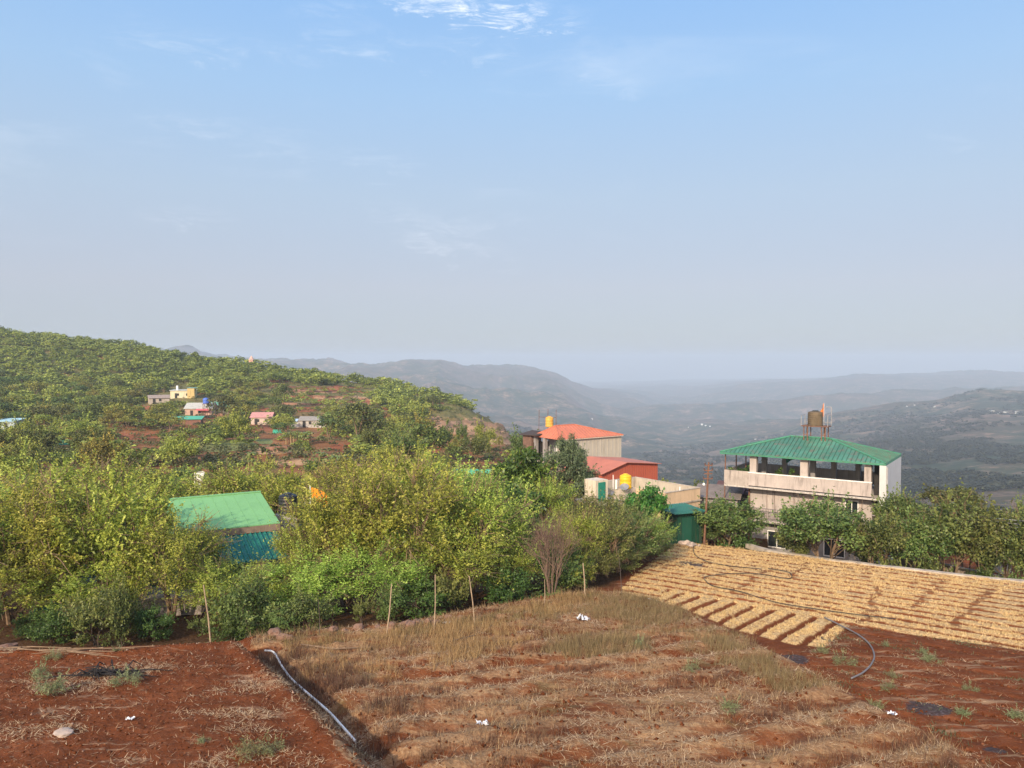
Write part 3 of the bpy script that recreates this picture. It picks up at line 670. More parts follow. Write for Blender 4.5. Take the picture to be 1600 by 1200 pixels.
hh = np.repeat(rng.uniform(.05, .15, len(q)), k) * rng.uniform(.6, 1.1, len(qx)) * (.7 + .6 * fbm(qx * .4, qy * .4, 2))
o = blades(qx, qy, FZ(qx, qy), hh, rng.uniform(.014, .030, len(qx)), rng.uniform(.05, .45, len(qx)), np.clip(rng.normal(.5, .25, len(qx)), 0, 1), 'straw_stubble',
           blade_mat('stubble', [(0, (.34, .22, .09)), (.5, (.66, .48, .23)), (1, (.86, .69, .40))]))
# dry grass on the terrace
def grassy(n, poly, fn, k, h0, h1, name, mat, w0=.008, w1=.02, lean=(.1, .8), sp=.09):
    q = scatter_poly(poly, n); q = q[visible(q[:, 0], q[:, 1])]
    q = q[rng.random(len(q)) < fn(q[:, 0], q[:, 1])]
    qx = np.repeat(q[:, 0], k) + rng.normal(0, sp, len(q) * k); qy = np.repeat(q[:, 1], k) + rng.normal(0, sp, len(q) * k)
    hh = np.repeat(rng.uniform(h0, h1, len(q)), k) * rng.uniform(.4, 1.15, len(qx)) * (.45 + 1.1 * fbm(qx * .35, qy * .35, 3))
    v = np.clip(.5 + np.repeat(rng.normal(0, .14, len(q)), k) + rng.normal(0, .16, len(qx)), 0, 1)
    return blades(qx, qy, FZ(qx, qy), hh, rng.uniform(w0, w1, len(qx)), rng.uniform(*lean, len(qx)), v, name, mat)
dry = [(0, (.15, .085, .05)), (.4, (.28, .18, .10)), (.75, (.43, .30, .17)), (1, (.55, .42, .26))]
MDRY = blade_mat('dry_grass_blades', dry)
grassy(26000, GRASS, lambda x, y: (sstep(.42, .64, fbm(x * .45 + 3, y * .45, 4)) * .8 + .06) * (.35 + .65 * (FUR(x, y) > -.15)), 6, .10, .34, 'dry_grass', MDRY)
far_part = [PL(*p, .4) for p in ((820, 985), (880, 930), (985, 930), (1060, 952), (1160, 994), (1240, 1032), (1300, 1075), (1230, 1090), (1150, 1045), (1040, 1020), (900, 1030), (800, 1015))]  # olive blades here: shade on the grass put into their colour
grassy(9000, far_part, lambda x, y: sstep(.35, .6, fbm(x * .5 + 8, y * .5, 3)), 8, .2, .5, 'shade_toned_grass', blade_mat('shade_toned_blades', [(0, (.13, .092, .045)), (.5, (.26, .195, .10)), (1, (.39, .30, .165))]), .008, .018, (.1, .6))
sunny_part = [PL(*p, .4) for p in ((440, 1015), (640, 985), (760, 965), (880, 935), (960, 950), (820, 1010), (720, 1040), (560, 1075), (470, 1060))]  # golden blades here: sunlight on the grass put into their colour
grassy(9000, sunny_part, lambda x, y: sstep(.4, .58, fbm(x * .6 + 1, y * .6, 3)), 8, .18, .55, 'sun_toned_grass', blade_mat('sun_toned_blades', [(0, (.22, .13, .06)), (.5, (.38, .25, .12)), (1, (.52, .38, .20))]), .008, .018, (.1, .6))
# dark dry weeds standing along the trench and the furrows
weeds = [PL(*p, .2) for p in ((400, 1030), (470, 1025), (560, 1060), (640, 1110), (620, 1200), (560, 1200), (520, 1130), (450, 1075))]
grassy(3500, weeds, lambda x, y: sstep(.42, .6, fbm(x * .8, y * .8, 3)), 7, .25, .6, 'dead_weeds', blade_mat('dead_weed_stems', [(0, (.07, .035, .025)), (.5, (.14, .075, .05)), (1, (.24, .15, .10))]), .01, .02, (.05, .45))
grassy(9000, GRASS, lambda x, y: sstep(.52, .64, fbm((x + y * .45) * .22 + 30, (y - x * .45) * .6 + 4, 3)) * (FUR(x, y) < -.2), 10, .2, .5, 'dead_weeds', bpy.data.materials['dead_weed_stems'], .01, .02, (.05, .45))
# litter of straw lying flat
def flat_litter(n, poly, fn, name, mat, h=(.08, .3)):
    q = scatter_poly(poly, n); q = q[visible(q[:, 0], q[:, 1])]; q = q[rng.random(len(q)) < fn(q[:, 0], q[:, 1])]; n = len(q)
    return blades(q[:, 0], q[:, 1], FZ(q[:, 0], q[:, 1]) + .03, rng.uniform(*h, n), rng.uniform(.008, .022, n), rng.uniform(.93, .99, n), np.clip(rng.normal(.6, .25, n), 0, 1), name, mat)
MLIT = blade_mat('straw_litter_bits', [(0, (.26, .15, .085)), (.5, (.46, .32, .19)), (1, (.66, .53, .36))])
flat_litter(120000, GRASS, lambda x, y: (.12 + .88 * sstep(.42, .6, fbm(x * .5, y * 1.1, 4))) * (.25 + .75 * (FUR(x, y) > -.1)), 'straw_litter', MLIT)
flat_litter(110000, SOIL, lambda x, y: .05 + sstep(.47, .60, fbm(x * .35 + y * .12 + 12, y * .75, 4)) * .8 * sstep(.40, .52, fbm(x * .2, y * .2 + 6, 2)), 'straw_litter', MLIT, (.06, .24))
flat_litter(40000, VEG, lambda x, y: .05 + sstep(.52, .62, fbm(x * .4 + y * .3, y * .9 + 20, 4)) * .7, 'straw_litter', MLIT)
MWEED = blade_mat('green_weed_blades', [(0, (.05, .07, .02)), (.5, (.12, .16, .05)), (1, (.22, .26, .10))])
MWEED2 = blade_mat('blue_green_weed_blades', [(0, (.06, .08, .045)), (.5, (.12, .15, .085)), (1, (.20, .23, .13))])
grassy(9000, VEG, lambda x, y: .06 + .8 * sstep(.58, .68, fbm(x * .6 + 40, y * .6, 3)), 8, .07, .2, 'green_weeds', MWEED2, .012, .03, (.3, .95), .1)
# pebbles and clods
def pebbles(n, poly, smin, smax, name, mat, fn=None):
    q = scatter_poly(poly, n); q = q[visible(q[:, 0], q[:, 1])]
    if fn is not None: q = q[rng.random(len(q)) < fn(q[:, 0], q[:, 1])]
    n = len(q); base = np.array([(1, 0, 0), (-1, 0, 0), (0, 1, 0), (0, -1, 0), (0, 0, .8), (0, 0, -.5)], float)
    s = smin + (smax - smin) * rng.random(n) ** 3
    V = base[None] * rng.uniform(.6, 1.3, (n, 6, 1)) * s[:, None, None] + rng.normal(0, .12, (n, 6, 3)) * s[:, None, None]
    V += np.stack([q[:, 0], q[:, 1], FZ(q[:, 0], q[:, 1]) + .01], 1)[:, None]
    fi = np.array([(0, 2, 4), (2, 1, 4), (1, 3, 4), (3, 0, 4), (2, 0, 5), (1, 2, 5), (3, 1, 5), (0, 3, 5)])
    Fq = (np.arange(n) * 6)[:, None, None] + fi[None]
    me = np_mesh(name, V.reshape(-1, 3), Fq.reshape(-1, 3), mat, np.repeat(rng.random(n), 8)); o = bpy.data.objects.new(name, me); link(o); tag(o, kind='stuff')
MPEB = blade_mat('pebble', [(0, (.20, .08, .05)), (.6, (.30, .15, .09)), (1, (.52, .38, .29))])
MCLOD = blade_mat('clod', [(0, (.09, .028, .011)), (.6, (.165, .053, .022)), (1, (.25, .10, .05))])
pebbles(7000, SOIL, .012, .045, 'pebbles', MPEB, lambda x, y: .15 + .85 * np.exp(-(sdf(SOIL, x, y) / .6) ** 2))
pebbles(12000, SOIL, .01, .045, 'soil_clods', MCLOD)
pebbles(7000, VEG, .02, .09, 'soil_clods', MCLOD)
pebbles(5000, GRASS, .02, .09, 'soil_clods', MCLOD)

# ================================================================== SMALL THINGS ON THE FIELDS
def ptz(px, py, off=0., dz=0.):
    x, y = PL(px, py, off); return (x, y, FZ1(x, y) + dz)
def smooth_path(P, n=6):
    P = [Vector(p) for p in P]; out = []
    for i in range(len(P) - 1):
        p0 = P[max(i - 1, 0)]; p1 = P[i]; p2 = P[i + 1]; p3 = P[min(i + 2, len(P) - 1)]
        for k in range(n):
            t = k / n; out.append(.5 * ((2 * p1) + (p2 - p0) * t + (2 * p0 - 5 * p1 + 4 * p2 - p3) * t * t + (3 * p1 - p0 - 3 * p2 + p3) * t ** 3))
    return out + [P[-1]]
def hose(name, pts, r, mat, label, cat='hose', off=0., follow=True, group=None):
    P = smooth_path([ptz(a, b, off) for a, b in pts])
    if follow: P = [Vector((p.x, p.y, G1(p.x, p.y) + r + .13)) for p in P]
    o = MB().tube(P, r, 8).build(name, mat, smooth=True); return tag(o, label, cat, group)
BLACKP = plain('black_plastic', (.018, .018, .02), .45)
GREYP = plain('grey_plastic', (.16, .15, .15), .45)
WHITEP = worn('white_pipe_plastic', (.80, .77, .72), .4, .12, 3, dirt_amt=.15)
hose('garden_hose', [(1088, 848), (1083, 860), (1088, 872), (1105, 881), (1128, 886), (1150, 889), (1190, 893)], .022, BLACKP, 'black hose curling down from the pole into the straw field')
hose('garden_hose', [(1200, 892), (1230, 897), (1237, 903), (1230, 908), (1180, 900), (1130, 901), (1103, 905), (1102, 911), (1115, 920), (1145, 926), (1165, 931)], .022, BLACKP, 'black hose looped across the middle of the straw field')
hose('garden_hose', [(1165, 931), (1210, 945), (1260, 954), (1330, 964), (1400, 972)], .02, BLACKP, 'black hose lying along the straw beds above the bare plot')
hose('garden_hose', [(1288, 970), (1312, 982), (1340, 997), (1358, 1012), (1366, 1030), (1361, 1045), (1348, 1058), (1330, 1067)], .03, GREYP, 'grey hose bent in a hook over the red vegetable plot')
e = hose('water_pipe', [(414, 1022), (428, 1026), (440, 1042), (462, 1072), (497, 1104), (515, 1123), (535, 1150), (556, 1178)], .036, WHITEP, 'white plastic pipe lying in the trench beside the red soil heap', 'pipe', .2)
tag(MB().tube([ptz(470, 1021, .3, .12), ptz(520, 1020, .3, .16), ptz(582, 1016, .3, .1)], .03, 7).build('wooden_stick', BARK), 'pale straight stick lying in dry grass below the hedge', 'stick')
tag(MB().tube([ptz(708, 1006, .4, .1), ptz(742, 1001, .4, .14)], .025, 7).build('wooden_stick', BARKD), 'short dark stick lying in the golden grass', 'stick')
tag(MB().tube([ptz(1008, 940, .2, .08), ptz(1028, 936, .2, .1)], .03, 7).build('bamboo_cane', WHITEP), 'short pale cane lying at the corner of the straw beds', 'cane')
# burnt black twigs
mb = MB(); c0 = Vector(ptz(168, 1055, 1.0, .05)); r_ = random.Random(4)
for i in range(46):
    a = r_.uniform(0, 2 * pi); L = r_.uniform(.35, 1.5); s = c0 + Vector((r_.uniform(-.6, .6), r_.uniform(-.25, .25), 0))
    e_ = s + Vector((cos(a) * L, sin(a) * L * .5, 0)); mids = s.lerp(e_, .5) + Vector((0, 0, r_.uniform(.05, .28)))
    for p in (s, e_): p.z = FZ1(p.x, p.y) + r_.uniform(.01, .1)
    mb.tube([s, mids, e_], [.026, .02, .009], 5)
tag(mb.build('branch_pile', plain('charred_wood', (.018, .016, .016), .8)), 'pile of blackened twigs on the red soil heap', 'branches')
mb = MB(); c0 = Vector(ptz(70, 1024, 1.0))
for i in range(26):
    a = r_.uniform(-.4, .4) + (pi if r_.random() < .5 else 0); L = r_.uniform(.6, 2.2); s = c0 + Vector((r_.uniform(-2.2, 2.2), r_.uniform(-.25, .25), 0)); e_ = s + Vector((cos(a) * L, sin(a) * L * .5, 0))
    for p in (s, e_): p.z = FZ1(p.x, p.y) + r_.uniform(.02, .14)
    mb.tube([s, e_], [.022, .01], 5)
tag(mb.build('brushwood', BARK), 'dry grey brushwood along the back edge of the soil heap', 'branches')
# torn plastic
def scrap(name, px, py, off, s, label, seed):
    r = np.random.default_rng(seed); c0 = ptz(px, py, off, .03); n = 7; mb = MB(); mb2 = []
    u, v = np.meshgrid(np.linspace(-1, 1, n), np.linspace(-1, 1, n)); z = np.abs(r.normal(0, .35, (n, n))) + .05
    V = np.stack([c0[0] + u * s * r.uniform(.7, 1.2, (n, n)), c0[1] + v * s * .6, c0[2] + z * s], -1).reshape(-1, 3); i = np.arange(n * n).reshape(n, n)
    Fq = np.stack([i[:-1, :-1], i[:-1, 1:], i[1:, 1:], i[1:, :-1]], -1).reshape(-1, 4)
    Fq = Fq[r.random(len(Fq)) < .85]
    o = bpy.data.objects.new(name, np_mesh(name, V, Fq, plain('white_film', (.72, .74, .76), .4))); link(o); tag(o, label, 'litter')
scrap('plastic_scrap', 912, 968, .42, .26, 'torn white plastic scrap on the olive grass terrace', 3)
scrap('plastic_bag', 753, 1134, .42, .16, 'crumpled white plastic bag on bare furrows', 5)
scrap('plastic_scrap', 697, 983, .2, .15, 'small white scrap at the foot of the hedge', 6)
scrap('plastic_scrap', 1393, 1134, .1, .13, 'small bluish white scrap beside the terrace edge', 8)
scrap('plastic_scrap', 203, 1126, 1.0, .10, 'tiny white scrap on the straw strewn soil heap', 9)
# flat stone on the heap
def rock_mesh(seed, sx, sy, sz, n=2):
    import bmesh
    bm = bmesh.new(); bmesh.ops.create_icosphere(bm, subdivisions=n, radius=1); r = random.Random(seed)
    ph = [r.uniform(0, 6) for _ in range(6)]
    for v in bm.verts:
        k = 1 + .16 * sin(3 * v.co.x + ph[0]) + .14 * sin(4 * v.co.y + ph[1]) + .12 * sin(5 * v.co.z + ph[2]) + r.uniform(-.07, .07)
        v.co = Vector((v.co.x * sx * k, v.co.y * sy * k, v.co.z * sz * k))
    me = bpy.data.meshes.new('rock'); bm.to_mesh(me); bm.free(); return me
ROCK = worn('rock_stone', (.20, .12, .085), .9, .4, 5, dirt=(.13, .05, .03), dirt_amt=.5, streak=False, bump=.8)
ROCKP = worn('pale_rock_stone', (.40, .32, .26), .9, .25, 5, dirt=(.25, .12, .07), dirt_amt=.3, streak=False, bump=.8)
def rock(name, x, y, s, mat, label, cat='rock', group=None, seed=0, flat=.7, z=None):
    me = rock_mesh(seed, s, s * .8, s * flat); me.materials.append(mat); o = bpy.data.objects.new(name, me); link(o)
    o.location = (x, y, (FZ1(x, y) if z is None else z) + s * flat * .35); o.rotation_euler = (0, 0, seed); return tag(o, label, cat, group)
x, y = PL(98, 1148, 1.0); rock('flat_stone', x, y, .26, ROCKP, 'flat pale pinkish stone on the red soil heap', 'stone', seed=1, flat=.25)
for i, (px, py, s) in enumerate(((628, 985, .22), (640, 990, .28), (652, 984, .2), (612, 992, .2), (560, 990, .26), (540, 996, .18), (668, 982, .16), (700, 975, .18), (520, 993, .2), (720, 972, .15), (680, 984, .2), (590, 990, .17), (447, 1010, .3), (12, 1008, .34), (430, 1000, .3))):
    x, y = PL(px, py, .2); rock('rock', x, y, s, ROCK, 'reddish brown rock among those at the foot of the hedge', group='rocks along the foot of the hedge', seed=10 + i)
for i, (px, py, s) in enumerate(((1064, 845, .30), (1071, 846, .32), (1078, 848, .30), (1068, 839, .3), (1075, 841, .28), (1083, 846, .22), (1060, 840, .24), (1072, 835, .24), (1090, 848, .14))):
    x, y = PL(px + 2, py + 7); rock('pale_boulder', x, y, s * 1.15, ROCKP, 'pale boulder in the heap beside the dark green shed', group='pale boulders at the field corner', seed=40 + i)

# stakes of the old fence
STK = worn('weathered_stake', (.34, .25, .17), .85, .3, 5, dirt_amt=.3)
for px0, py0, px1, py1, r, lab in ((330, 1003, 318, 914, .045, 'pale leaning fence stake by the corner of the soil heap'), (499, 1000, 497, 935, .018, 'thin grey metal stake in front of the dark hedge'),
        (603, 1000, 612, 912, .04, 'dark brown stake leaning right below the hedge'), (678, 991, 680, 898, .035, 'upright bamboo stake between two leaning stakes'),
        (742, 980, 733, 900, .035, 'pale bamboo stake leaning left at the right end of hedge'), (850, 952, 851, 905, .03, 'short thin stake in front of the bare bush'),
        (914, 940, 911, 880, .05, 'thick crooked brown stake right of the bare bush'), (972, 928, 965, 853, .022, 'thin dark metal rod at the corner of the straw field')):
    x, y = PL(px0, py0, .3); z = FZ1(x, y); u, w_ = S(px1, py1); top = Vector((u * y, y, w_ * y)); b = Vector((x, y, z - .1)); mid = b.lerp(top, .5) + Vector((.03, .02, 0))
    mb = MB().tube([b, mid, top], [r * .72, r * .66, r * .5], 7); tag(mb.build('fence_stake', STK if r > .025 else plain('rusty_rod', (.09, .07, .06), .7)), lab, 'stake')
# coping along the top edge of the straw field
CONC = worn('old_concrete', (.42, .36, .29), .9, .25, 2, dirt=(.14, .10, .07), dirt_amt=.35, streak=False, bump=.5)
mb = MB(); prev = None; segs = []
kk = [(1165, 852), (1200, 862), (1250, 870), (1300, 878), (1350, 884), (1400, 890), (1450, 896), (1500, 902), (1550, 907), (1600, 911), (1700, 922), (1800, 934)]
kp = [Vector((*PL(a, b), 0)) for a, b in kk]
for a, b in zip(kp[:-1], kp[1:]):
    n = max(1, int((b - a).length / .8))
    for i in range(n): segs.append(a.lerp(b, i / n))
segs.append(kp[-1]); L_ = []
for i, p in enumerate(segs):
    t = (segs[min(i + 1, len(segs) - 1)] - segs[max(i - 1, 0)]).normalized(); nn = Vector((-t.y, t.x, 0)); nn = nn if nn.y > 0 else -nn
    zt = -(A0 + A1 * p.y) + .13 + random.uniform(-.03, .03); h = random.uniform(.16, .2)
    L_.append([(p + nn * (-.02 + random.uniform(-.03, .03))), p + nn * (.20 + h), zt])
for (a0, a1, za), (b0, b1, zb) in zip(L_[:-1], L_[1:]):
    mb.quad((a0.x, a0.y, za - .3), (b0.x, b0.y, zb - .3), (b0.x, b0.y, zb), (a0.x, a0.y, za)); mb.quad((a0.x, a0.y, za), (b0.x, b0.y, zb), (b1.x, b1.y, zb), (a1.x, a1.y, za)); mb.quad((a1.x, a1.y, za), (b1.x, b1.y, zb), (b1.x, b1.y, -17), (a1.x, a1.y, -17))
tag(mb.build('retaining_wall', CONC), 'low pale retaining wall along the far edge of the straw field', 'wall')

# ================================================================== BUILDINGS
def corner(px, py, z):
    u, w_ = S(px, py); d = z / w_; return Vector((u * d, d, z))
def ribs(mb, o, e, up, H, L, sC, sD, step, wd=.06, ht=.045, skip=0.0):
    """raised seams on one roof slope. o eave start, e unit along the eave, up unit up the slope"""
    n = e.cross(up).normalized()
    if n.z < 0: n = -n
    s = step * .5
    while s < L:
        h = H
        if sC > 0 and s < sC: h = min(h, H * s / sC)
        if sD < L and s > sD: h = min(h, H * (L - s) / (L - sD))
        if h > .15:
            a = o + e * (s - wd / 2); b = o + e * (s + wd / 2); t = up * h; k = n * ht; m_ = n * .005
            p = [a + m_, b + m_, b + t + m_, a + t + m_, a + k + e * wd * .25, b + k - e * wd * .25, b + t + k - e * wd * .25, a + t + k + e * wd * .25]
            q = len(mb.v); mb.v += [tuple(x) for x in p]
            mb.f += [tuple(q + i for i in f) for f in ((4, 5, 6, 7), (0, 1, 5, 4), (1, 2, 6, 5), (3, 0, 4, 7), (2, 3, 7, 6))]
        s += step
def hip_roof(L, W, ze, rise, x0, x1, t=.05, step=.33, ov=0.):
    """eaves rectangle 0..L x 0..W at ze; ridge at y=W/2 from x0 to x1"""
    mb = MB(); sm_ = MB(); a, b, c, d = (Vector(p) for p in ((-ov, -ov, ze), (L + ov, -ov, ze), (L + ov, W + ov, ze), (-ov, W + ov, ze)))
    r0 = Vector((x0, W / 2, ze + rise)); r1 = Vector((x1, W / 2, ze + rise))
    for q in ((a, b, r1, r0), (b, c, r1), (c, d, r0, r1), (d, a, r0)): mb.slab(q, t)
    for o, e2, C1, D1 in ((a, b, r0, r1), (b, c, r1, r1), (c, d, r1, r0), (d, a, r0, r0)):
        e = (e2 - o); Ln = e.length; e.normalize(); sC = (C1 - o).dot(e); sD = (D1 - o).dot(e)
        upv = (C1 - o) - e * sC; H = upv.length; upv.normalize(); ribs(sm_, o, e, upv, H, Ln, sC, sD, step)
    cap = MB()
    for p, q in ((r0, r1), (a, r0), (b, r1), (c, r1), (d, r0)): cap.tube([p + Vector((0, 0, .03)), q + Vector((0, 0, .03))], .07, 6)
    return mb, cap, sm_
def window(parent, x0, z0, x1, z1, y, frame, glass, mull=1, t=.06, ax='x'):
    """frame 3 mm proud of the wall at y (facing -y), pane and mullions as sub-parts"""
    f = MB(); y0, y1 = y - .05, y + .02
    f.box(x0, y0, z0, x1, y1, z0 + t).box(x0, y0, z1 - t, x1, y1, z1).box(x0, y0, z0 + t, x0 + t, y1, z1 - t).box(x1 - t, y0, z0 + t, x1, y1, z1 - t)
    for i in range(mull):
        xm = x0 + (x1 - x0) * (i + 1) / (mull + 1); f.box(xm - t * .4, y0 + .005, z0 + t, xm + t * .4, y1, z1 - t)
    fo = f.build('window', frame, parent)
    MB().box(x0 + t * .5, y - .012, z0 + t * .5, x1 - t * .5, y - .006, z1 - t * .5).build('pane', glass, fo); return fo
def glassmat():
    m, nt, out = newmat('dark_glass'); bsdf(nt, out, (.02, .025, .028), .08, .6); return m
GLASS = glassmat()
WFR = worn('white_frame', (.74, .72, .68), .5, .1, 4, dirt_amt=.1)
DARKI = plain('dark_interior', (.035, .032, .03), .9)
PINK = worn('pink_plaster', (.40, .345, .315), .9, .12, .9, dirt=(.14, .12, .11), dirt_amt=.42)
PINKD = worn('stained_plaster', (.37, .32, .285), .9, .2, 1.2, dirt=(.10, .085, .08), dirt_amt=.45)
GREYP_ = worn('grey_plaster', (.27, .25, .24), .9, .15, 1.0, dirt=(.11, .09, .08), dirt_amt=.3)
GROOF = worn('green_sheet', (.06, .175, .125), .55, .38, .45, dirt=(.13, .115, .09), dirt_amt=.6, spec=.35)
GCAP = worn('green_ridge_sheet', (.05, .21, .13), .5, .2, 2, dirt_amt=.3)
WSHEET = worn('white_sheet', (.50, .50, .49), .55, .08, 1, dirt=(.30, .28, .25), dirt_amt=.2)
RUST = worn('rusty_steel', (.17, .085, .055), .8, .35, 6, dirt_amt=.3)
GREYC = worn('rough_column', (.40, .34, .29), .9, .2, 2, dirt_amt=.3)
def tank(name, loc, r, h, mat, label, lidmat=None, cat='water tank', rings=5):
    e = empty(name, loc, label, cat); prof = [(r * .97, 0)]
    for i in range(rings):
        a = h * .82 * i / rings; b = h * .82 * (i + 1) / rings
        prof += [(r, a + .02), (r, b - .07), (r * .94, b - .035)]
    prof += [(r, h * .83), (r * .93, h * .90), (r * .6, h * .97)]
    MB().lathe(prof).build('barrel', mat, e, True); MB().lathe([(r * .42, h * .965), (r * .42, h * 1.0), (r * .38, h * 1.03), (r * .1, h * 1.04)]).build('lid', lidmat or mat, e); return e

# ---- F: house with the green hip roof
ZE = PT(1384, 724.5, 58).z; F0 = corner(1384, 724.5, ZE); FL = corner(1125, 706, ZE)
ex = (F0 - FL); FLn = ex.length; FA = atan2(ex.y, ex.x); FW = 6.9; GB = -16.3
e = empty('green_roofed_house', (FL.x, FL.y, GB), 'three storey pinkish house with green hip roof and open top floor', 'house', FA)
H = e; ze = ZE - GB; fdir = ex.normalized()
def fx(px, y=0.):                     # local x on the plane local y for a picture column
    u, _ = S(px, 760); ny = Vector((-fdir.y, fdir.x, 0)); p = Vector((FL.x, FL.y, 0)) + ny * y
    return (u * p.y - p.x) / (fdir.x - u * fdir.y)
rf, cap, sm_ = hip_roof(FLn, FW, ze, 1.32, 4.9, 8.0, step=.34); ro = rf.build('roof', GROOF, H); sm_.build('seam', worn('dark_green_seam', (.035, .125, .088), .6, .25, 1, dirt=(.09, .07, .05), dirt_amt=.6), ro); cap.build('ridge_cap', GCAP, ro)
MB().box(.0, -.03, ze - .16, FLn, .0, ze - .055).box(FLn, 0, ze - .16, FLn + .03, FW, ze - .055).build('fascia', GCAP, ro)
zs = ze - 8.4 + 5.75                  # top of the upper slab
p0 = .35
par = MB(); par.box(.25, p0, zs - .12, 2.35, p0 + .12, zs + 1.12); par.box(.25, p0 + .12, zs - .12, .37, FW - .2, zs + 1.12); PW = par.build('parapet', PINKD, H)
xr = fx(1362, p0)
MB().box(2.353, p0 - .05, zs - .02, xr, p0 + .12, zs + 1.03).build('parapet', PINK, H)
MB().box(2.3, p0 - .08, zs + 1.031, xr + .02, p0 + .16, zs + 1.10).build('coping', WFR, H)
MB().box(.25, p0 + .003, zs - .25, FLn - .05, FW - .05, zs - .125).box(2.2, p0 - .28, zs - .22, fx(1372, .1), p0, zs - .10).build('upper_slab', worn('slab_edge', (.46, .42, .38), .9, .15, 2, dirt_amt=.5), H)
xw0 = fx(1171, 1.2); xw1 = fx(1352, 1.2) + .5
MB().box(xw0, 1.2, 2.93, xw1, FW - .1, zs - .253).build('upper_wall', PINK, H)
MB().box(xw0 + .15, 1.3, -.4, xw1 + .3, FW - .12, 2.70).build('lower_wall', GREYP_, H)
MB().box(xw0 - .3, .35, 2.72, xw1 + .2, FW - .11, 2.90).build('middle_slab', worn('mid_slab', (.40, .35, .32), .9, .2, 2, dirt_amt=.5), H)
for px in (1198, 1210, 1240, 1253, 1300): MB().box(fx(px, 1.1) - .03, 1.12, 2.95, fx(px, 1.1) + .03, 1.195, zs - .26).build('drain_pipe', worn('drain', (.30, .25, .23), .7, .1, 2), H)
rl = MB(); xa, xb = xw0 - .25, fx(1262, .45)
rl.box(xa, .42, 3.85, xb, .47, 3.90).box(xa, .42, 3.0, xb, .46, 3.03)
x = xa
while x < xb: rl.box(x, .43, 3.03, x + .03, .46, 3.85); x += .14
rl.build('railing', plain('railing_iron', (.16, .14, .14), .6), H)
window(H, fx(1321, 1.2), 4.0, fx(1342, 1.2), 5.15, 1.2, WFR, GLASS, 1, .07)
window(H, fx(1200, 1.3), .55, fx(1230, 1.3), 1.95, 1.3, WFR, GLASS, 1, .07)
window(H, fx(1288, 1.3), .45, fx(1322, 1.3), 1.9, 1.3, WFR, GLASS, 1, .07)
for px, wd in ((1177, .55), (1256.5, .6), (1356, .5)): MB().box(fx(px, .6) - wd / 2, .48, zs, fx(px, .6) + wd / 2, .95, ze - .06).build('column', PINK, H)
for px, yy in ((1193, 3.2), (1269, 2.6), (1302, 5.6), (1340, 5.8), (1225, 5.8)): MB().box(fx(px, yy) - .2, yy, zs, fx(px, yy) + .2, yy + .4, ze - .02).build('rear_column', GREYP_, H)
MB().box(.4, FW - .35, zs, FLn - .1, FW - .2, zs + 1.05).build('rear_parapet', GREYP_, H)
for y_ in (.5, FW / 2, FW - .3): MB().box(.3, y_ - .05, ze - .2, FLn - .2, y_ + .05, ze - .1).build('roof_beam', RUST, H)
for yy, xx in ((.42, .33), (3.2, .31), (2.2, 1.5)): MB().box(xx - .04, yy - .04, zs if xx < 1 else zs, xx + .04, yy + .04, ze - .02).build('roof_post', RUST, H)
MB().box(FLn - .42, -.02, -.3, FLn + .0, .04, ze - .17).build('front_panel', WSHEET, H)
MB().box(FLn + .002, .0, -.3, FLn + .05, FW - .1, ze - .17).build('side_panel', WSHEET, H)
MB().tube([(FLn + .09, .15, -.2), (FLn + .09, .15, ze - .3)], .05, 6).build('drain_pipe', plain('drain2', (.35, .33, .32), .6), H)
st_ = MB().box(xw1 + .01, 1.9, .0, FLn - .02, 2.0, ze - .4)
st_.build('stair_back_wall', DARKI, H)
lv = MB()
for k in range(9): lv.box(xw1 + .02, 1.2, 3.0 + k * .28, FLn - .45, 1.25, 3.05 + k * .28)
lv.build('louvre_screen', worn('louvre', (.38, .36, .34), .7, .1, 3), H); lv = MB()
for k in range(12): lv.box(xw1 + .02, 1.05 + .02 * k, .1 + k * .22, FLn - .45, 1.7, .14 + k * .22)
lv.build('stair', worn('louvre', (.38, .36, .34), .7, .1, 3), H)
MB().tube([(.3, .4, zs - .25), (.3, .4, -.3)], .05, 6).build('support_post', RUST, H)
MB().tube([(2.2, 1.0, zs - .26), (2.2, 1.0, -.3)], .07, 6).build('support_post', RUST, H)
sm = MB()
for k in range(13): sm.box(xw0 - 1.1, 1.4 + k * .23, 2.9 + k * .2, xw0 - .2, 1.66 + k * .23, 2.94 + k * .2)
sm.tube([(xw0 - 1.1, 1.4, 2.9), (xw0 - 1.1, 4.4, 5.5)], .05, 5); sm.build('outside_stair', plain('stair_dark', (.05, .045, .045), .8), H)
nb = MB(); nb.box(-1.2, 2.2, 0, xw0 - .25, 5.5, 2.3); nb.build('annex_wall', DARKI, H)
MB().slab([(-1.6, 1.4, 2.45), (xw0 - .3, 1.4, 2.45), (xw0 - .3, 5.8, 2.9), (-1.6, 5.8, 2.9)], .06).build('annex_roof', worn('rust_sheet', (.16, .085, .075), .8, .2, 1, dirt_amt=.4), H)
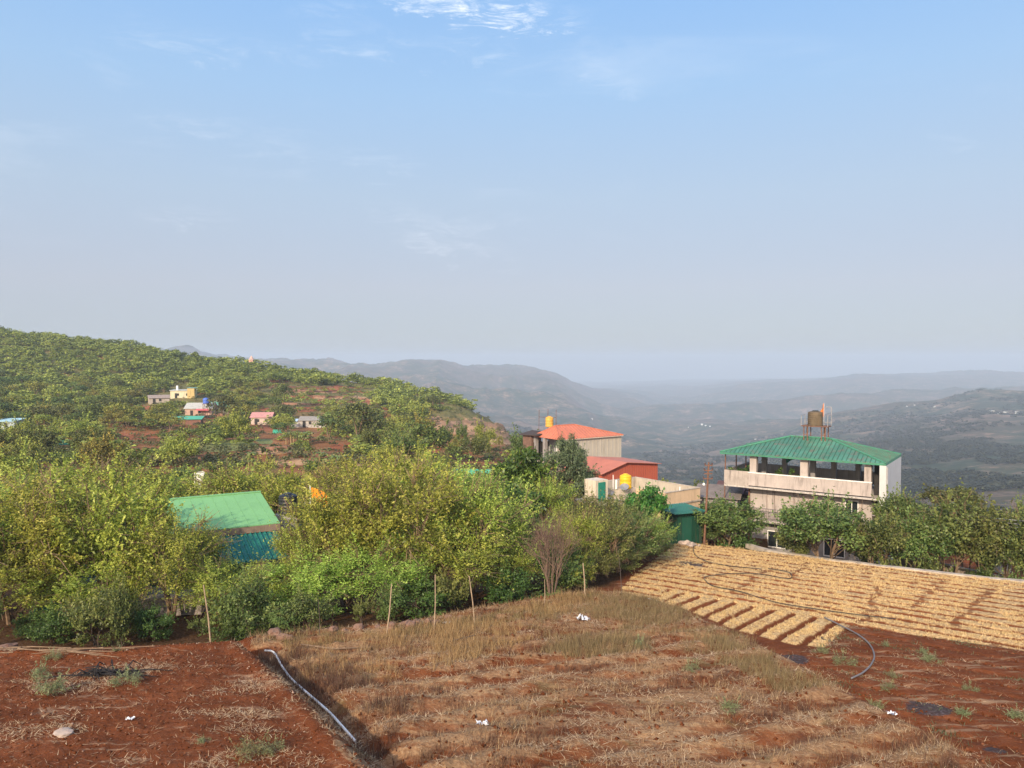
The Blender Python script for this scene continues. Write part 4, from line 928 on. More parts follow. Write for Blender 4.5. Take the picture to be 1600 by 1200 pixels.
# shade net hanging under the roof and things standing on the terrace
n1 = MB(); xg = fx(1227, 3.0); n1.quad((xg, 3.0, ze - .2), (xg + 1.1, 3.1, ze - .22), (xg + .9, 3.2, ze - .55), (xg + .5, 3.1, ze - .62), (xg + .05, 3.05, ze - .95))
n1.quad((xg, 3.02, ze - .2), (xg + .05, 3.07, ze - .95), (xg + .5, 3.12, ze - .62), (xg + .9, 3.22, ze - .55), (xg + 1.1, 3.12, ze - .22))
n1.build('shade_net', plain('teal_net', (.03, .17, .14), .8), H)
n1 = MB(); xg = fx(1318, 5.9); n1.slab([(xg, 5.0, ze - .3), (xg + 1.6, 5.0, ze - .35), (xg + 1.6, 5.1, ze - .9)], .02); n1.build('shade_net', plain('teal_net', (.03, .17, .14), .8), H)
def world_of(H, x, y, z=0.):
    a = H.rotation_euler.z; return Vector((H.location.x + x * cos(a) - y * sin(a), H.location.y + x * sin(a) + y * cos(a), H.location.z + z))
# potted plants on the terrace
PLM = {}
def pot_plant(seed, x, y, z, h, wd, label, H=None, n=450, L=.16, W=.07):
    r = np.random.default_rng(seed); p = world_of(H, x, y, z) if H else Vector((x, y, z))
    e = empty('potted_plant', p, label, 'plant'); MB().lathe([(.13, 0), (.18, .3), (.19, .32), (.15, .3)], n=12).build('pot', plain('clay_pot', (.26, .12, .08), .8), e)
    V, Fq, var, cs = clump_crown(r, (0, 0, .3 + h * .55), (wd / 2, wd / 2, h * .42), 9, wd * .25, n, L, W, .2)
    o = bpy.data.objects.new('foliage', np_mesh('foliage', V, Fq, DARKG, var)); link(o, e)
    limbs(r, (0, 0, .3), cs, .02, 2, twigs=8).build('stem', BARK, e); return e
pot_plant(1, .8, 1.2, zs, 1.25, 1.0, 'leafy potted plant at the left corner of the upper terrace', H)
pot_plant(2, 1.55, 1.3, zs, 1.0, .9, 'bushy potted plant beside the first pillar of the upper terrace', H)
pot_plant(3, 2.15, 2.0, zs, 1.5, .8, 'tall dark potted plant behind the first pillar of the upper terrace', H)
pot_plant(4, fx(1218, 1), 1.0, zs, 1.15, .9, 'potted plant between the first and second pillars of the terrace', H)
pot_plant(5, fx(1238, 1), 1.4, zs, 1.35, .8, 'potted plant under the hanging green net on the terrace', H)
def table_set(x, y, label):
    p = world_of(H, x, y, zs); t = empty('dining_table', p, label, 'table', FA)
    MB().box(-.7, -.4, .74, .7, .4, .78).build('tabletop', plain('dark_wood', (.07, .045, .035), .6), t)
    for sx_ in (-.6, .6):
        for sy_ in (-.32, .32): MB().box(sx_ - .03, sy_ - .03, 0, sx_ + .03, sy_ + .03, .74).build('leg', DARKI, t)
table_set(fx(1325, 2.2), 2.2, 'dark table in the shade of the upper terrace')
# tank on its stand, railing and flag
def on_px(px, py, d): return PT(px, py, d)
tb = world_of(H, fx(1274, FW / 2), FW / 2, ze + 1.32)
stn = empty('tank_stand', tb, 'rusty steel stand with rails straddling the green roof ridge', 'stand', FA)
hs_ = .95
for sx_ in (-.85, -.55, .55, .85):
    for sy_ in (-.5, .5): MB().box(sx_ - .035, sy_ - .035, -.5, sx_ + .035, sy_ + .035, hs_).build('leg', RUST, stn)
MB().box(-1.05, -.65, hs_, 1.05, .65, hs_ + .07).build('platform', RUST, stn)
for s_ in (-1, 1): MB().box(s_ * .55, -.54, .25, s_ * .85, -.50, .3).build('brace', RUST, stn)
g = MB(); g.tube([(-1.05, .6, hs_ + .3), (1.05, .6, hs_ + .3)], .02, 5)
for sx_, sy_, hh_ in ((-1.05, -.6, .9), (-1.05, .6, .9), (1.05, -.6, 1.0), (1.05, .6, 1.6)): g.tube([(sx_, sy_, hs_ + .07), (sx_, sy_, hs_ + hh_)], .025, 5)
g.tube([(-1.05, -.6, hs_ + .9), (-1.05, .6, hs_ + .9)], .02, 5).tube([(.6, .6, hs_ + 1.6), (1.05, .6, hs_ + 1.6)], .025, 5).tube([(1.05, -.6, hs_ + .95), (1.05, .6, hs_ + .95)], .02, 5)
g.build('rail', worn('grey_rail', (.33, .31, .30), .6, .2, 4), stn)
tank('water_tank', tb + Vector((-.08, 0, hs_ + .072)), .60, 1.22, worn('faded_brown_tank', (.115, .085, .052), .7, .35, 2, dirt=(.07, .05, .035), dirt_amt=.4), 'faded brown ribbed water tank on the stand over the green roof', plain('black_lid', (.03, .03, .03), .6), rings=6)
fp = world_of(H, fx(1286, 4.2), 4.2, ze + 1.0)
fl = empty('saffron_flag', fp, 'pointed orange flag on a pole behind the brown water tank', 'flag')
MB().tube([(0, 0, -.1), (0, 0, 3.2)], .025, 6).build('pole', plain('flag_pole', (.45, .43, .42), .5), fl)
def flag_mesh(wd, ht, fork=True, seed=0):
    r = random.Random(seed); mb = MB(); n = 8; rows_ = []
    for i in range(n + 1):
        t = i / n; rows_.append([(-wd * t, .10 * sin(t * 7 + seed) , ht * (1 - t * .75)), (-wd * t, .10 * sin(t * 7 + seed) + .02, -.0 + ht * t * .1)])
    for a, b in zip(rows_[:-1], rows_[1:]): mb.quad(a[0], b[0], b[1], a[1]).quad((a[0][0], a[0][1] + .008, a[0][2]), (a[1][0], a[1][1] + .008, a[1][2]), (b[1][0], b[1][1] + .008, b[1][2]), (b[0][0], b[0][1] + .008, b[0][2]))
    return mb
f_ = flag_mesh(.36, 1.15, seed=1).build('cloth', plain('orange_cloth', (.62, .20, .05), .8), fl); f_.location = (0, 0, 2.05)

# ---- B: red roofed house
ZB = PT(874, 687, 95).z; B0 = corner(874, 687, ZB); BR = corner(974, 679.5, ZB); BL = corner(827, 681.5, ZB)
bx = BR - B0; BA = atan2(bx.y, bx.x); BLn = bx.length; BW = abs((BL - B0).dot(Vector((-sin(BA), cos(BA), 0)))); BG = -18.6
e = empty('red_roofed_house', (B0.x, B0.y, BG), 'tall unfinished house with salmon red hip roof and grey sheet upper wall', 'house', BA); H2 = e; zb = ZB - BG
RROOF = worn('red_sheet', (.46, .155, .09), .55, .12, .6, dirt=(.30, .10, .08), dirt_amt=.25, spec=.4)
rf, cap, sm_ = hip_roof(BLn, BW, zb, 1.45, 1.6, 4.6, step=.5, ov=.0); ro = rf.build('roof', RROOF, H2); sm_.build('seam', RROOF, ro); cap.build('ridge_cap', RROOF, ro)
MB().box(.05, -.03, zb - .14, BLn, .0, zb - .055).build('fascia', worn('pale_edge', (.6, .5, .4), .7, .1, 2), ro)
clad = worn('grey_cladding', (.44, .40, .33), .7, .08, .8, dirt=(.28, .25, .20), dirt_amt=.3)
cb = MB().box(2.4, .25, zb - 3.0, BLn - .12, .32, zb - .06)
x = 2.5
while x < BLn - .2: cb.box(x, .21, zb - 3.0, x + .10, .247, zb - .07); x += .62
cb.box(BLn - .18, .33, zb - 3.0, BLn - .12, BW, zb - .06).build('cladding_wall', clad, H2)
MB().box(2.35, .35, zb - 3.0, 2.42, BW - .2, zb - .06).build('inner_wall', worn('inner_grey', (.30, .30, .31), .9, .1, 1), H2)
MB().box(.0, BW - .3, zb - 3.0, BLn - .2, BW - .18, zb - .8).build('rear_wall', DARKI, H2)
MB().box(-.1, -.05, zb - 3.25, BLn - .1, BW, zb - 3.0).build('floor_slab', CONC, H2)
for cx_, cy_, mt in ((.35, .35, GREYC), (.3, 3.3, GREYP_), (.25, BW - .4, GREYP_), (1.9, .35, GREYP_)): MB().box(cx_ - .22, cy_ - .22, zb - 3.0, cx_ + .22, cy_ + .22, zb - .05).build('column', mt, H2)
MB().box(.2, .3, 0, BLn - .3, BW - .2, zb - 3.25).build('lower_wall', GREYP_, H2)
ld = MB(); ld.tube([(.9, 1.6, zb - 3.0), (1.1, 2.0, zb - .9)], .04, 5).tube([(1.4, 1.2, zb - 3.0), (1.6, 1.6, zb - .9)], .04, 5)
for k in range(6): ld.tube([(.93 + .035 * k, 1.66 + .07 * k, zb - 2.7 + .32 * k), (1.43 + .035 * k, 1.26 + .07 * k, zb - 2.7 + .32 * k)], .025, 4)
tag(ld.build('ladder', WFR), 'pale ladder leaning inside the open corner of the red roofed house', 'ladder'); bpy.data.objects['ladder'].matrix_world = Matrix.Translation(H2.location) @ Matrix.Rotation(BA, 4, 'Z')
# dark lean-to at its far left corner
lt = MB().slab([(-.6, BW - 1.6, zb + .25), (1.6, BW - 1.6, zb + .55), (1.6, BW + 2.3, zb + .5), (-.6, BW + 2.3, zb + .1)], .12); lt.build('lean_to_roof', plain('tarred_sheet', (.06, .045, .04), .9), H2)
MB().box(-.2, BW + .05, zb - 3.4, 1.4, BW + 1.9, zb + .0).build('brick_wall', worn('dark_brick', (.17, .10, .075), .9, .3, 3), H2)
MB().slab([(-1.2, .6, zb - 3.6), (-.12, .2, zb - 3.45), (-.12, 2.6, zb - 3.45), (-1.2, 2.6, zb - 3.6)], .05).build('awning', RROOF, H2)
MB().box(-1.0, .9, 0, -.2, 2.4, zb - 3.75).build('porch_wall', worn('cream_wall', (.62, .54, .42), .9, .1, 1), H2)
tp = world_of(H2, 1.6, BW * .5, zb + 1.3)
tp = PT(858.5, 667, 99.5)
tank('water_tank', tp, .52, 1.35, worn('ochre_tank', (.62, .33, .06), .6, .2, 2, dirt=(.3, .16, .05), dirt_amt=.3), 'ochre water tank behind the salmon red roof', rings=3)
rp = empty('steel_rods', tp + Vector((0, .3, -.5)), 'thin reinforcing rods standing round the ochre water tank', 'rods')
for dx_, hh_ in ((-1.35, 2.7), (-.2, 2.8), (.85, 2.7)): MB().tube([(dx_, 0, 0), (dx_ + .03, 0, hh_)], .035, 5).build('rod', RUST, rp)
MB().tube([(-1.35, .05, 1.75), (.9, .05, 1.7)], .03, 5).build('cross_rod', RUST, rp)

# ---- C: orange-red annex
ZC = PT(977, 722.5, 87)
e = empty('red_shed', (ZC.x, ZC.y, -18.0), 'orange red sheet metal shed with salmon roof below the grey clad house', 'shed', BA); H3 = e; zc = ZC.z + 18.0
xl, xrr, zl, zr = -3.5, 5.1, zc - .95, zc - .5; dp = 6.2
ORW = worn('orange_sheet', (.38, .095, .055), .6, .08, .7, dirt=(.34, .08, .05), dirt_amt=.25)
w3 = MB(); n0 = 0
w3.quad((xl, 0, 0), (xrr, 0, 0), (xrr, 0, zr - .05), (0, 0, zc - .05), (xl, 0, zl - .05)).quad((xrr, 0, 0), (xrr, dp, 0), (xrr, dp, zr - .05), (xrr, 0, zr - .05)).quad((xl, dp, 0), (xl, 0, 0), (xl, 0, zl - .05), (xl, dp, zl - .05)).quad((xrr, dp, 0), (xl, dp, 0), (xl, dp, zl - .05), (0, dp, zc - .05), (xrr, dp, zr - .05))
x = xl + .2
while x < xrr - .1:
    zt = (zl + (zc - zl) * (x - xl) / -xl) if x < 0 else (zc + (zr - zc) * x / xrr); w3.box(x, -.04, 0, x + .08, -.003, zt - .12); x += .35
w3.build('sheet_wall', ORW, H3)
r3 = MB(); r3.slab([(xl - .3, -.35, zl - .04), (0, -.35, zc + .04), (0, dp + .2, zc + .04), (xl - .3, dp + .2, zl - .04)], .05).slab([(0, -.35, zc + .04), (xrr + .3, -.35, zr), (xrr + .3, dp + .2, zr), (0, dp + .2, zc + .04)], .05)
r3.build('roof', RROOF, H3)
MB().slab([(xl - 3.4, 2.4, zl - .9), (xl - .35, 2.4, zl - .2), (xl - .35, dp, zl - .2), (xl - 3.4, dp, zl - .9)], .05).build('side_roof', RROOF, H3)
MB().box(xl - 3.2, 2.8, 0, xl - .02, dp - .2, zl - 1.0).build('side_wall', worn('cream_wall', (.62, .54, .42), .9, .1, 1), H3)

# ---- D: sandy flat-roofed house with parapet
D0 = PT(1040, 771, 62); DR = corner(1094, 762.5, D0.z); dxv = DR - D0; DA = atan2(dxv.y, dxv.x); DLn = dxv.length; DG = -16.6; zd = D0.z - DG; DW = 7.4
SAND = worn('sandy_plaster', (.58, .42, .27), .9, .12, 1, dirt=(.22, .15, .10), dirt_amt=.25); SAND_SHADE = worn('parapet_inside_shade', (.40, .35, .28), .9, .12, 1, dirt_amt=.25)  # inner faces get a greyer copy, their shade put into the colour
e = empty('flat_roofed_house', (D0.x, D0.y, DG), 'sandy flat roofed house with parapet carrying the yellow tank', 'house', DA); H4 = e
MB().box(0, 0, -.5, DLn, DW, zd - 1.05).build('wall', SAND, H4)
MB().box(-.1, -.1, zd - 1.05, DLn + .1, DW + .1, zd - .93).build('roof_slab', CONC, H4)
pp = MB().box(0, 0, zd - .93, DLn, .12, zd).box(0, .12, zd - .93, .12, DW * .55, zd).box(DLn - .12, .12, zd - .93, DLn, DW - .12, zd).box(0, DW - .12, zd - .93, DLn, DW, zd)
pp.build('parapet', SAND, H4)
MB().box(.12, DW - .15, zd - .93, DLn - .12, DW - .12, zd - .01).box(DLn - .15, .12, zd - .93, DLn - .12, DW - .15, zd - .01).build('parapet_shade_sheet', SAND_SHADE, H4)
MB().box(-.04, -.04, zd + .001, DLn + .04, .16, zd + .06).box(DLn - .16, .16, zd + .001, DLn + .04, DW, zd + .06).box(-.04, DW - .14, zd + .001, DLn - .16, DW + .04, zd + .06).build('coping', CONC, H4)
MB().box(-2.9, 1.0, -.5, -.003, DW, zd - 1.3).build('side_wall', SAND, H4)
MB().box(-3.1, .8, zd - 1.3, -.004, DW, zd - 1.18).build('side_slab', CONC, H4)
bl = MB()
for k in range(14): bl.box(-3.0 + .22 * k, .85, zd - 1.18, -2.9 + .22 * k, .95, zd - .45)
bl.box(-3.05, .83, zd - .45, -.02, .97, zd - .36); bl.build('balustrade', SAND, H4)
MB().box(-2.75, 5.2, zd - 1.18, -1.35, 6.6, zd + .62).build('stair_room_wall', worn('cream_wall', (.62, .54, .42), .9, .1, 1), H4)
sd = MB().box(-2.5, 5.14, zd - 1.17, -1.7, 5.197, zd + .45).build('door', plain('green_door', (.02, .20, .14), .6), H4)
MB().box(-1.85, 5.10, zd - .3, -1.80, 5.138, zd - .2).build('handle', RUST, sd)
for (a_, b_) in ((1.8, .06),): MB().tube([(a_, b_, zd + .06), (a_, b_, zd + .35)], .06, 6).build('vent_pipe', WFR, H4)
window(H4, 1.2, 1.0, 2.3, 2.2, 0, WFR, GLASS, 1)
tp = PT(977.5, 763, 64.5)
tank('water_tank', tp, .50, 1.2, worn('yellow_tank', (.72, .42, .02), .5, .08, 2, dirt=(.5, .3, .03), dirt_amt=.15), 'bright yellow water tank on the sandy flat roof', rings=3)
pl_ = MB().box(-.7, -.6, -.9, .7, .6, 0).build('tank_plinth', CONC); pl_.location = tp + Vector((0, .1, -.01)); pl_.rotation_euler = (0, 0, DA); tag(pl_, 'pale plinth under the bright yellow water tank', 'plinth')
for px, a_, lab in ((963, 750, 'short white vent pipe left of the yellow tank'), (958, 742, 'thin grey pipe beside the white vent pipe on the flat roof')):
    q = PT(px, 764, 64.3); t = PT(px, a_, 64.3); tag(MB().tube([(0, 0, 0), (0, 0, t.z - q.z)], .09 if a_ == 750 else .03, 8).build('vent_pipe', WHITEP, loc=q), lab, 'pipe')
ds = PT(976, 764, 63.6); dd = empty('satellite_dish', ds, 'small grey satellite dish in front of the yellow tank', 'dish'); dd.rotation_euler = (.5, -.4, .3)
MB().lathe([(.02, 0), (.2, .03), (.36, .11), (.38, .12), (.36, .125), (.2, .045), (.02, .015)], (0, 0, .15), 18).build('reflector', plain('dish_grey', (.22, .22, .24), .5), dd); MB().tube([(0, 0, -.05), (0, 0, .15)], .03, 6).build('mount', RUST, dd)

# ---- E: dark green shed
def shed(name, pts_top, zlow, wallmat, roofmat, label): pass
E0 = PT(1078, 800, 57.5); e = empty('green_shed', (E0.x, E0.y, -16.3), 'dark green sheet shed with teal roof beside the pole', 'shed', radians(22)); H5 = e; ze5 = E0.z + 16.3
TEAL = worn('teal_sheet', (.03, .15, .12), .5, .15, .8, dirt_amt=.2, spec=.5); DKG = worn('dark_green_sheet', (.008, .05, .03), .6, .15, .8, dirt_amt=.2)
wl = MB(); wl.box(-.9, .2, -.3, 1.2, .25, ze5 - .1).box(-.9, .25, -.3, -.85, 2.6, ze5 - .08).box(1.15, .25, -.3, 1.2, 2.5, ze5 - .08).box(-.85, 2.45, -.3, 1.15, 2.5, ze5 - .06)
x = -.8
while x < 1.15: wl.box(x, .16, -.3, x + .06, .197, ze5 - .12); x += .24
wl.build('sheet_wall', DKG, H5)
rr = MB(); rr.slab([(-1.5, -.25, ze5), (1.5, -.25, ze5 - .02), (1.4, 2.6, ze5 + .12), (-1.6, 2.6, ze5 + .12)], .04)
ribs(rr, Vector((-1.5, -.25, ze5)), Vector((1, 0, 0)), Vector((0, 2.85, .12)).normalized(), 2.85, 2.95, 0, 3, .22); rr.build('roof', TEAL, H5)
dr = MB().box(-.6, .12, -.2, .25, .155, ze5 - .45).build('door', worn('dark_green_door', (.01, .07, .045), .6, .1, 1), H5); MB().box(.12, .08, 1.0, .16, .118, 1.15).build('handle', RUST, dr)
# grey shed roofs between the pole and the pink house
for i, (px, py, d, wd, dp_, col, lab) in enumerate(((1120, 775, 66, 3.4, 3.2, (.20, .17, .15), 'grey sheet roofed outhouse between pole and pinkish house'), (1145, 768, 70, 2.6, 3, (.12, .06, .055), 'small outhouse with rust red roof left of the pinkish house'))):
    q = PT(px, py, d); o = empty('outhouse', (q.x, q.y, -16.6), lab, 'outhouse', radians(-20)); h_ = q.z + 16.6
    MB().box(-wd / 2, 0, -.3, wd / 2, dp_, h_ - .15).build('wall', GREYP_, o); MB().slab([(-wd / 2 - .3, -.4, h_ - .1), (wd / 2 + .3, -.4, h_ - .1), (wd / 2 + .3, dp_ + .3, h_ + .45), (-wd / 2 - .3, dp_ + .3, h_ + .45)], .05).build('roof', worn('shed_roof_%d' % i, col, .8, .2, 1, dirt_amt=.4), o)
    MB().box(-.4, -.04, 0, .4, -.003, 1.9).build('door', DARKI, o)
# ---- pole
q = corner(1100, 851, -(A0 + A1 * 57.3)); P0 = Vector((*PL(1100, 851), 0)); P0.z = G1(P0.x, P0.y)
T0 = PT(1107.5, 722, P0.y)
pe = empty('utility_pole', P0, 'rusty brown steel utility pole at the corner of the straw field', 'pole'); tv = T0 - P0
MB().tube([(0, 0, -.3), tuple(tv * .5), tuple(tv)], [.085, .08, .06], 8).build('pole', RUST, pe)
ca = MB(); 
for k, (t_, w2) in enumerate(((.96, .28), (.90, .32), (.86, .30), (.80, .35))): c_ = tv * t_; ca.box(c_.x - w2, c_.y - .05, c_.z - .035, c_.x + w2, c_.y + .05, c_.z + .035)
ca.build('crossarm', RUST, pe)
for t_, w2 in ((.96, .26), (.96, -.26), (.90, .3), (.90, -.3), (.80, .32), (.80, -.32)): c_ = tv * t_; MB().lathe([(.03, .03), (.06, .06), (.035, .1), (.06, .14), (.03, .18)], (c_.x + w2, c_.y, c_.z), 8).build('insulator', plain('insulator', (.10, .05, .04), .3), pe)
c_ = tv * .74; MB().lathe([(.03, 0), (.09, .04), (.10, .12), (.04, .2)], (c_.x - .28, c_.y, c_.z - .15), 10).build('bulb', plain('bulb_white', (.8, .8, .78), .3), pe)
# ---- cables over the trees at the right
pm = PT(1426, 830, 55); mp_ = empty('cable_post', (pm.x, pm.y, -16.4), 'thin grey post carrying cables over the trees right of the house', 'post')
MB().tube([(0, 0, -.2), (0, 0, PT(1426, 806, 55).z + 16.4)], .045, 6).build('post', plain('post_grey', (.3, .3, .3), .6), mp_); MB().box(-.35, -.03, PT(1426, 816, 55).z + 16.4, .35, .03, PT(1426, 816, 55).z + 16.46).build('crossarm', plain('post_grey', (.3, .3, .3), .6), mp_)
for k, (y0, y1, y2) in enumerate(((794, 804, 815), (798, 808, 821), (801, 813, 826), (806, 819, 831))):
    a = PT(1388, y0 - 4, 58.5); b = PT(1426, (y0 * .7 + y1 * .3), 55); c_ = PT(1500, y1, 50); d_ = PT(1610, y2, 46); g_ = PT(1760, y2 + 10, 40)
    tag(MB().tube(smooth_path([a, b, c_, d_, g_], 8), .016, 4).build('power_cable', plain('cable_grey', (.42, .42, .42), .5)), ('topmost', 'second', 'third', 'lowest')[k] + ' of the four pale cables crossing the trees at the right', 'cable', 'cables over the trees at the right')
tag(MB().tube(smooth_path([T0, PT(1128, 750, 62), PT(1150, 772, 64)], 6), .014, 4).build('power_cable', plain('cable_dark', (.08, .08, .08), .5)), 'thin dark cable from the rusty pole down to the outhouse roof', 'cable')
# compound wall behind the right hand trees
q0 = PT(1395, 880, 54.5); q1 = PT(1640, 905, 46.5)
cw = empty('compound_wall', (q0.x, q0.y, -16.4), 'grey plastered boundary wall behind the trees at the right', 'wall', atan2(q1.y - q0.y, q1.x - q0.x)); Lw = (q1 - q0).length + 8
MB().box(0, 0, -.3, Lw, .18, 2.5).build('wall', worn('taupe_plaster', (.30, .24, .20), .9, .15, .8, dirt_amt=.3), cw); MB().box(0, -.03, 2.501, Lw, .21, 2.58).build('coping', CONC, cw)
rd = PT(1384, 885, 52); x0_, y0_ = rd.x, rd.y
e = empty('brick_shed', (x0_, y0_, -16.4), 'small dark red brick shed at the foot of the white panel', 'shed', radians(-40)); MB().box(0, 0, 0, 2.2, 1.6, 1.5).build('wall', worn('dark_red_brick', (.12, .045, .035), .9, .3, 3), e); MB().slab([(-.2, -.2, 1.55), (2.4, -.2, 1.55), (2.4, 1.8, 1.8), (-.2, 1.8, 1.8)], .05).build('roof', plain('tarred_sheet', (.06, .045, .04), .9), e)
# parked blue-black car roof behind the trunks
# orange pennants at the right
for px, py, top, d, lab, c_ in ((1578, 824, 800, 56, 'small red orange pennant on a stick above the trees far right', (.75, .10, .02)), (1583, 830, 815, 56.5, 'dull orange pennant just below the red orange one', (.55, .15, .04))):
    q = PT(px, py, d); f = empty('pennant', q, lab, 'flag'); h_ = PT(px, top, d).z - q.z
    MB().tube([(0, 0, -6), (0, 0, h_ + .05)], .02, 5).build('pole', RUST, f); o = flag_mesh(.34, h_ * .9, seed=2).build('cloth', plain('cloth_%d' % px, c_, .8), f); o.location = (0, 0, h_ * .1)
q = PT(1567, 845, 60); e = empty('water_tank_tower', (q.x, q.y, q.z - 2.5), 'grey box hut with round dark top above the trees far right', 'hut'); h_ = PT(1567, 808, 60).z - q.z + 2.5
MB().box(-.45, -.4, 0, .45, .4, h_).build('wall', GREYP_, e); MB().lathe([(.22, h_), (.32, h_ + .15), (.32, h_ + .4), (.15, h_ + .55)], n=12).build('cap', plain('dark_ball', (.07, .05, .045), .8), e)

# ---- A: green roofed house inside the grove
R0 = PT(437.5, 816.5, 44); RL_ = corner(298, 831, R0.z); rx = R0 - RL_; GA = atan2(rx.y, rx.x); GL = rx.length + 2.2; GZ = -13.4
e = empty('green_roofed_cottage', (R0.x, R0.y, GZ), 'low cottage with smooth light green roof among the fruit trees', 'house', GA); HA = e; zg = R0.z - GZ
LGR = worn('light_green_sheet', (.18, .39, .16), .6, .06, .5, dirt=(.13, .30, .11), dirt_amt=.2, spec=.2)
r_a = MB().slab([(-GL, 0, zg), (0, 0, zg), (0, 5.2, zg + 1.0), (-GL, 5.2, zg + 1.0)], .05).slab([(-GL, 5.2, zg + 1.0), (0, 5.2, zg + 1.0), (0, 9.6, zg + .1), (-GL, 9.6, zg + .1)], .05)
ra = r_a.build('roof', LGR, HA); MB().box(-GL, 5.05, zg + .985, .02, 5.35, zg + 1.04).build('ridge_cap', LGR, ra)
ribs_ = MB(); ribs(ribs_, Vector((-GL, 0, zg)), Vector((1, 0, 0)), Vector((0, 5.2, 1)).normalized(), 5.2, GL, 0, GL, .62, .03, .014); ribs_.build('seam', LGR, ra)
MB().box(-GL + .2, .5, -.3, -.3, 9.2, zg - .06).build('wall', worn('teal_wall', (.05, .20, .19), .8, .15, 1, dirt_amt=.3), HA)
MB().box(-GL, -.02, zg - .42, 0, .3, zg - .055).build('fascia', worn('brown_fascia', (.22, .16, .12), .8, .15, 2), HA)
mb = MB(); mb.slab([(-3.6, -2.9, zg - 1.3), (-.2, -2.9, zg - 1.3), (-.2, .0, zg - .46), (-3.6, .0, zg - .46)], .04); ribs(mb, Vector((-3.6, -2.9, zg - 1.3)), Vector((1, 0, 0)), Vector((0, 2.9, .84)).normalized(), 3.0, 3.35, 0, 3.4, .26, .09, .09)
mb.build('porch_roof', worn('teal_blue_sheet', (.02, .15, .125), .6, .2, 1, dirt=(.03, .08, .07), dirt_amt=.35, spec=.2), HA)
for xx in (-3.4, -.4): MB().box(xx - .05, -2.7, -.3, xx + .05, -2.6, zg - 1.3).build('porch_post', RUST, HA)
q = PT(450, 802, 46.5); tank('water_tank', q, .55, 1.2, plain('black_tank', (.02, .02, .024), .4), 'black water tank at the right end of the light green roof')
bs = MB().box(-.7, -.6, -4, .7, .6, 0).build('plinth_block', GREYP_); bs.location = q - Vector((0, 0, .005)); tag(bs, 'grey base block under the black water tank', 'plinth')
q = PT(485, 800, 42); fl = empty('saffron_flag', q, 'ragged bright orange flag on white pole among the fruit trees', 'flag')
MB().tube([(0, 0, -3.5), (0, 0, 1.45)], .03, 6).build('pole', WFR, fl)
mb = MB(); rr_ = random.Random(5)
for k in range(7):
    x0_ = .06 + k * .125; x1_ = x0_ + .115; a = 1.32 - .05 * k + rr_.uniform(-.06, .06); b = .1 + rr_.uniform(-.05, .35) + .03 * k; yy = .05 * sin(k)
    mb.box(x0_, yy - .006, b, x1_, yy + .006, a)
mb.build('cloth', plain('marigold_cloth', (.85, .27, .015), .7), fl)
q = PT(311, 770, 58); e = empty('white_frame', q, 'white cloth hung over a thin frame above the trees', 'cloth on frame')
MB().tube([(-.35, 0, -3), (-.3, 0, 1.55), (.35, 0, 1.6)], .03, 5).tube([(.35, 0, 1.6), (.3, 0, .2)], .03, 5).build('frame', WFR, e)
mb = MB(); 
for k in range(6): mb.slab([(-.2 + .03 * k, .05 * (k % 2), 1.5 - .25 * k), (.42 - .05 * k, .05 * ((k + 1) % 2), 1.55 - .25 * k), (.38 - .06 * k, .02, 1.3 - .25 * k), (-.25 + .02 * k, .04, 1.26 - .25 * k)], .02)
mb.build('cloth', plain('white_cloth', (.75, .74, .72), .8), e)
# sheds under the left trees
x, y = PL(125, 1000); q = PT(128, 990, 37.2); e = empty('green_sheet_shed', (q.x, q.y, -13.0), 'dark green sheet shed hidden under the left trees', 'shed', radians(6))
mb = MB().box(-2.4, 0, 0, 1.8, .05, 1.7).box(-2.4, .05, 0, -2.35, 3, 1.7).box(1.75, .05, 0, 1.8, 3, 1.7)
x = -2.3
while x < 1.8: mb.box(x, -.04, 0, x + .07, -.003, 1.7); x += .28
mb.build('sheet_wall', worn('deep_green_sheet', (.015, .12, .085), .6, .2, .8, dirt_amt=.3), e); MB().slab([(-2.7, -.5, 1.75), (2.1, -.5, 1.75), (2.1, 3.2, 2.2), (-2.7, 3.2, 2.2)], .05).build('roof', TEAL, e); MB().box(-.4, -.08, 0, .5, -.043, 1.55).build('door', plain('green_door2', (.01, .09, .06), .6), e)
q = PT(258, 975, 37.6); e = empty('concrete_cistern', (q.x, q.y, -13.0), 'low grey concrete cistern under the trees left of stake', 'cistern', radians(10))
MB().box(-1.9, 0, 0, 1.7, 2, 1.15).build('wall', worn('cistern_plaster', (.30, .26, .24), .9, .15, 1, dirt_amt=.3), e); MB().box(-1.95, -.05, 1.151, 1.75, 2.05, 1.25).build('rim', CONC, e)

# ================================================================== TREES
FR = [tree_meshes(100 + i, 6.0, 5.6, (.145, .12, .16, .125, .14)[i], (.06, .056, .07, .048, .064)[i], (15500, 18500, 13500, 17500, 15000)[i], (95, 70, 110, 80, 60)[i], GREEN, (.62, .70, .5, .62, .8)[i], 4, .22, .10, bottom=-.8, sprays=190, twigs=70) for i in range(5)]
OR = [tree_meshes(200 + i, 6.8, 4.6, .17, .10, 10500, 76, GREEN2, .58, 2, .47, .10, bottom=-.75, sprays=70, twigs=50) for i in range(4)]
MX = [tree_meshes(240 + i, 6.0, 5.2, .16, .075, 10500, 75, MIXG, .60, 4, .16, .09, bottom=-.85, sprays=140, twigs=70) for i in range(2)]
BR = [tree_meshes(300 + i, 6.0, 3.4, .34, .12, 4200, 34, DARKG, .55, 1, .32, .11, droop=1.6, sprays=10, up=.1) for i in range(2)]
CO_V, CO_F, CO_var, CO_c = clump_crown(np.random.default_rng(9), (0, 0, 3.2), (1.45, 1.45, 2.9), 150, .42, 20000, .17, .06, .9, .5, .2, -1, 160)
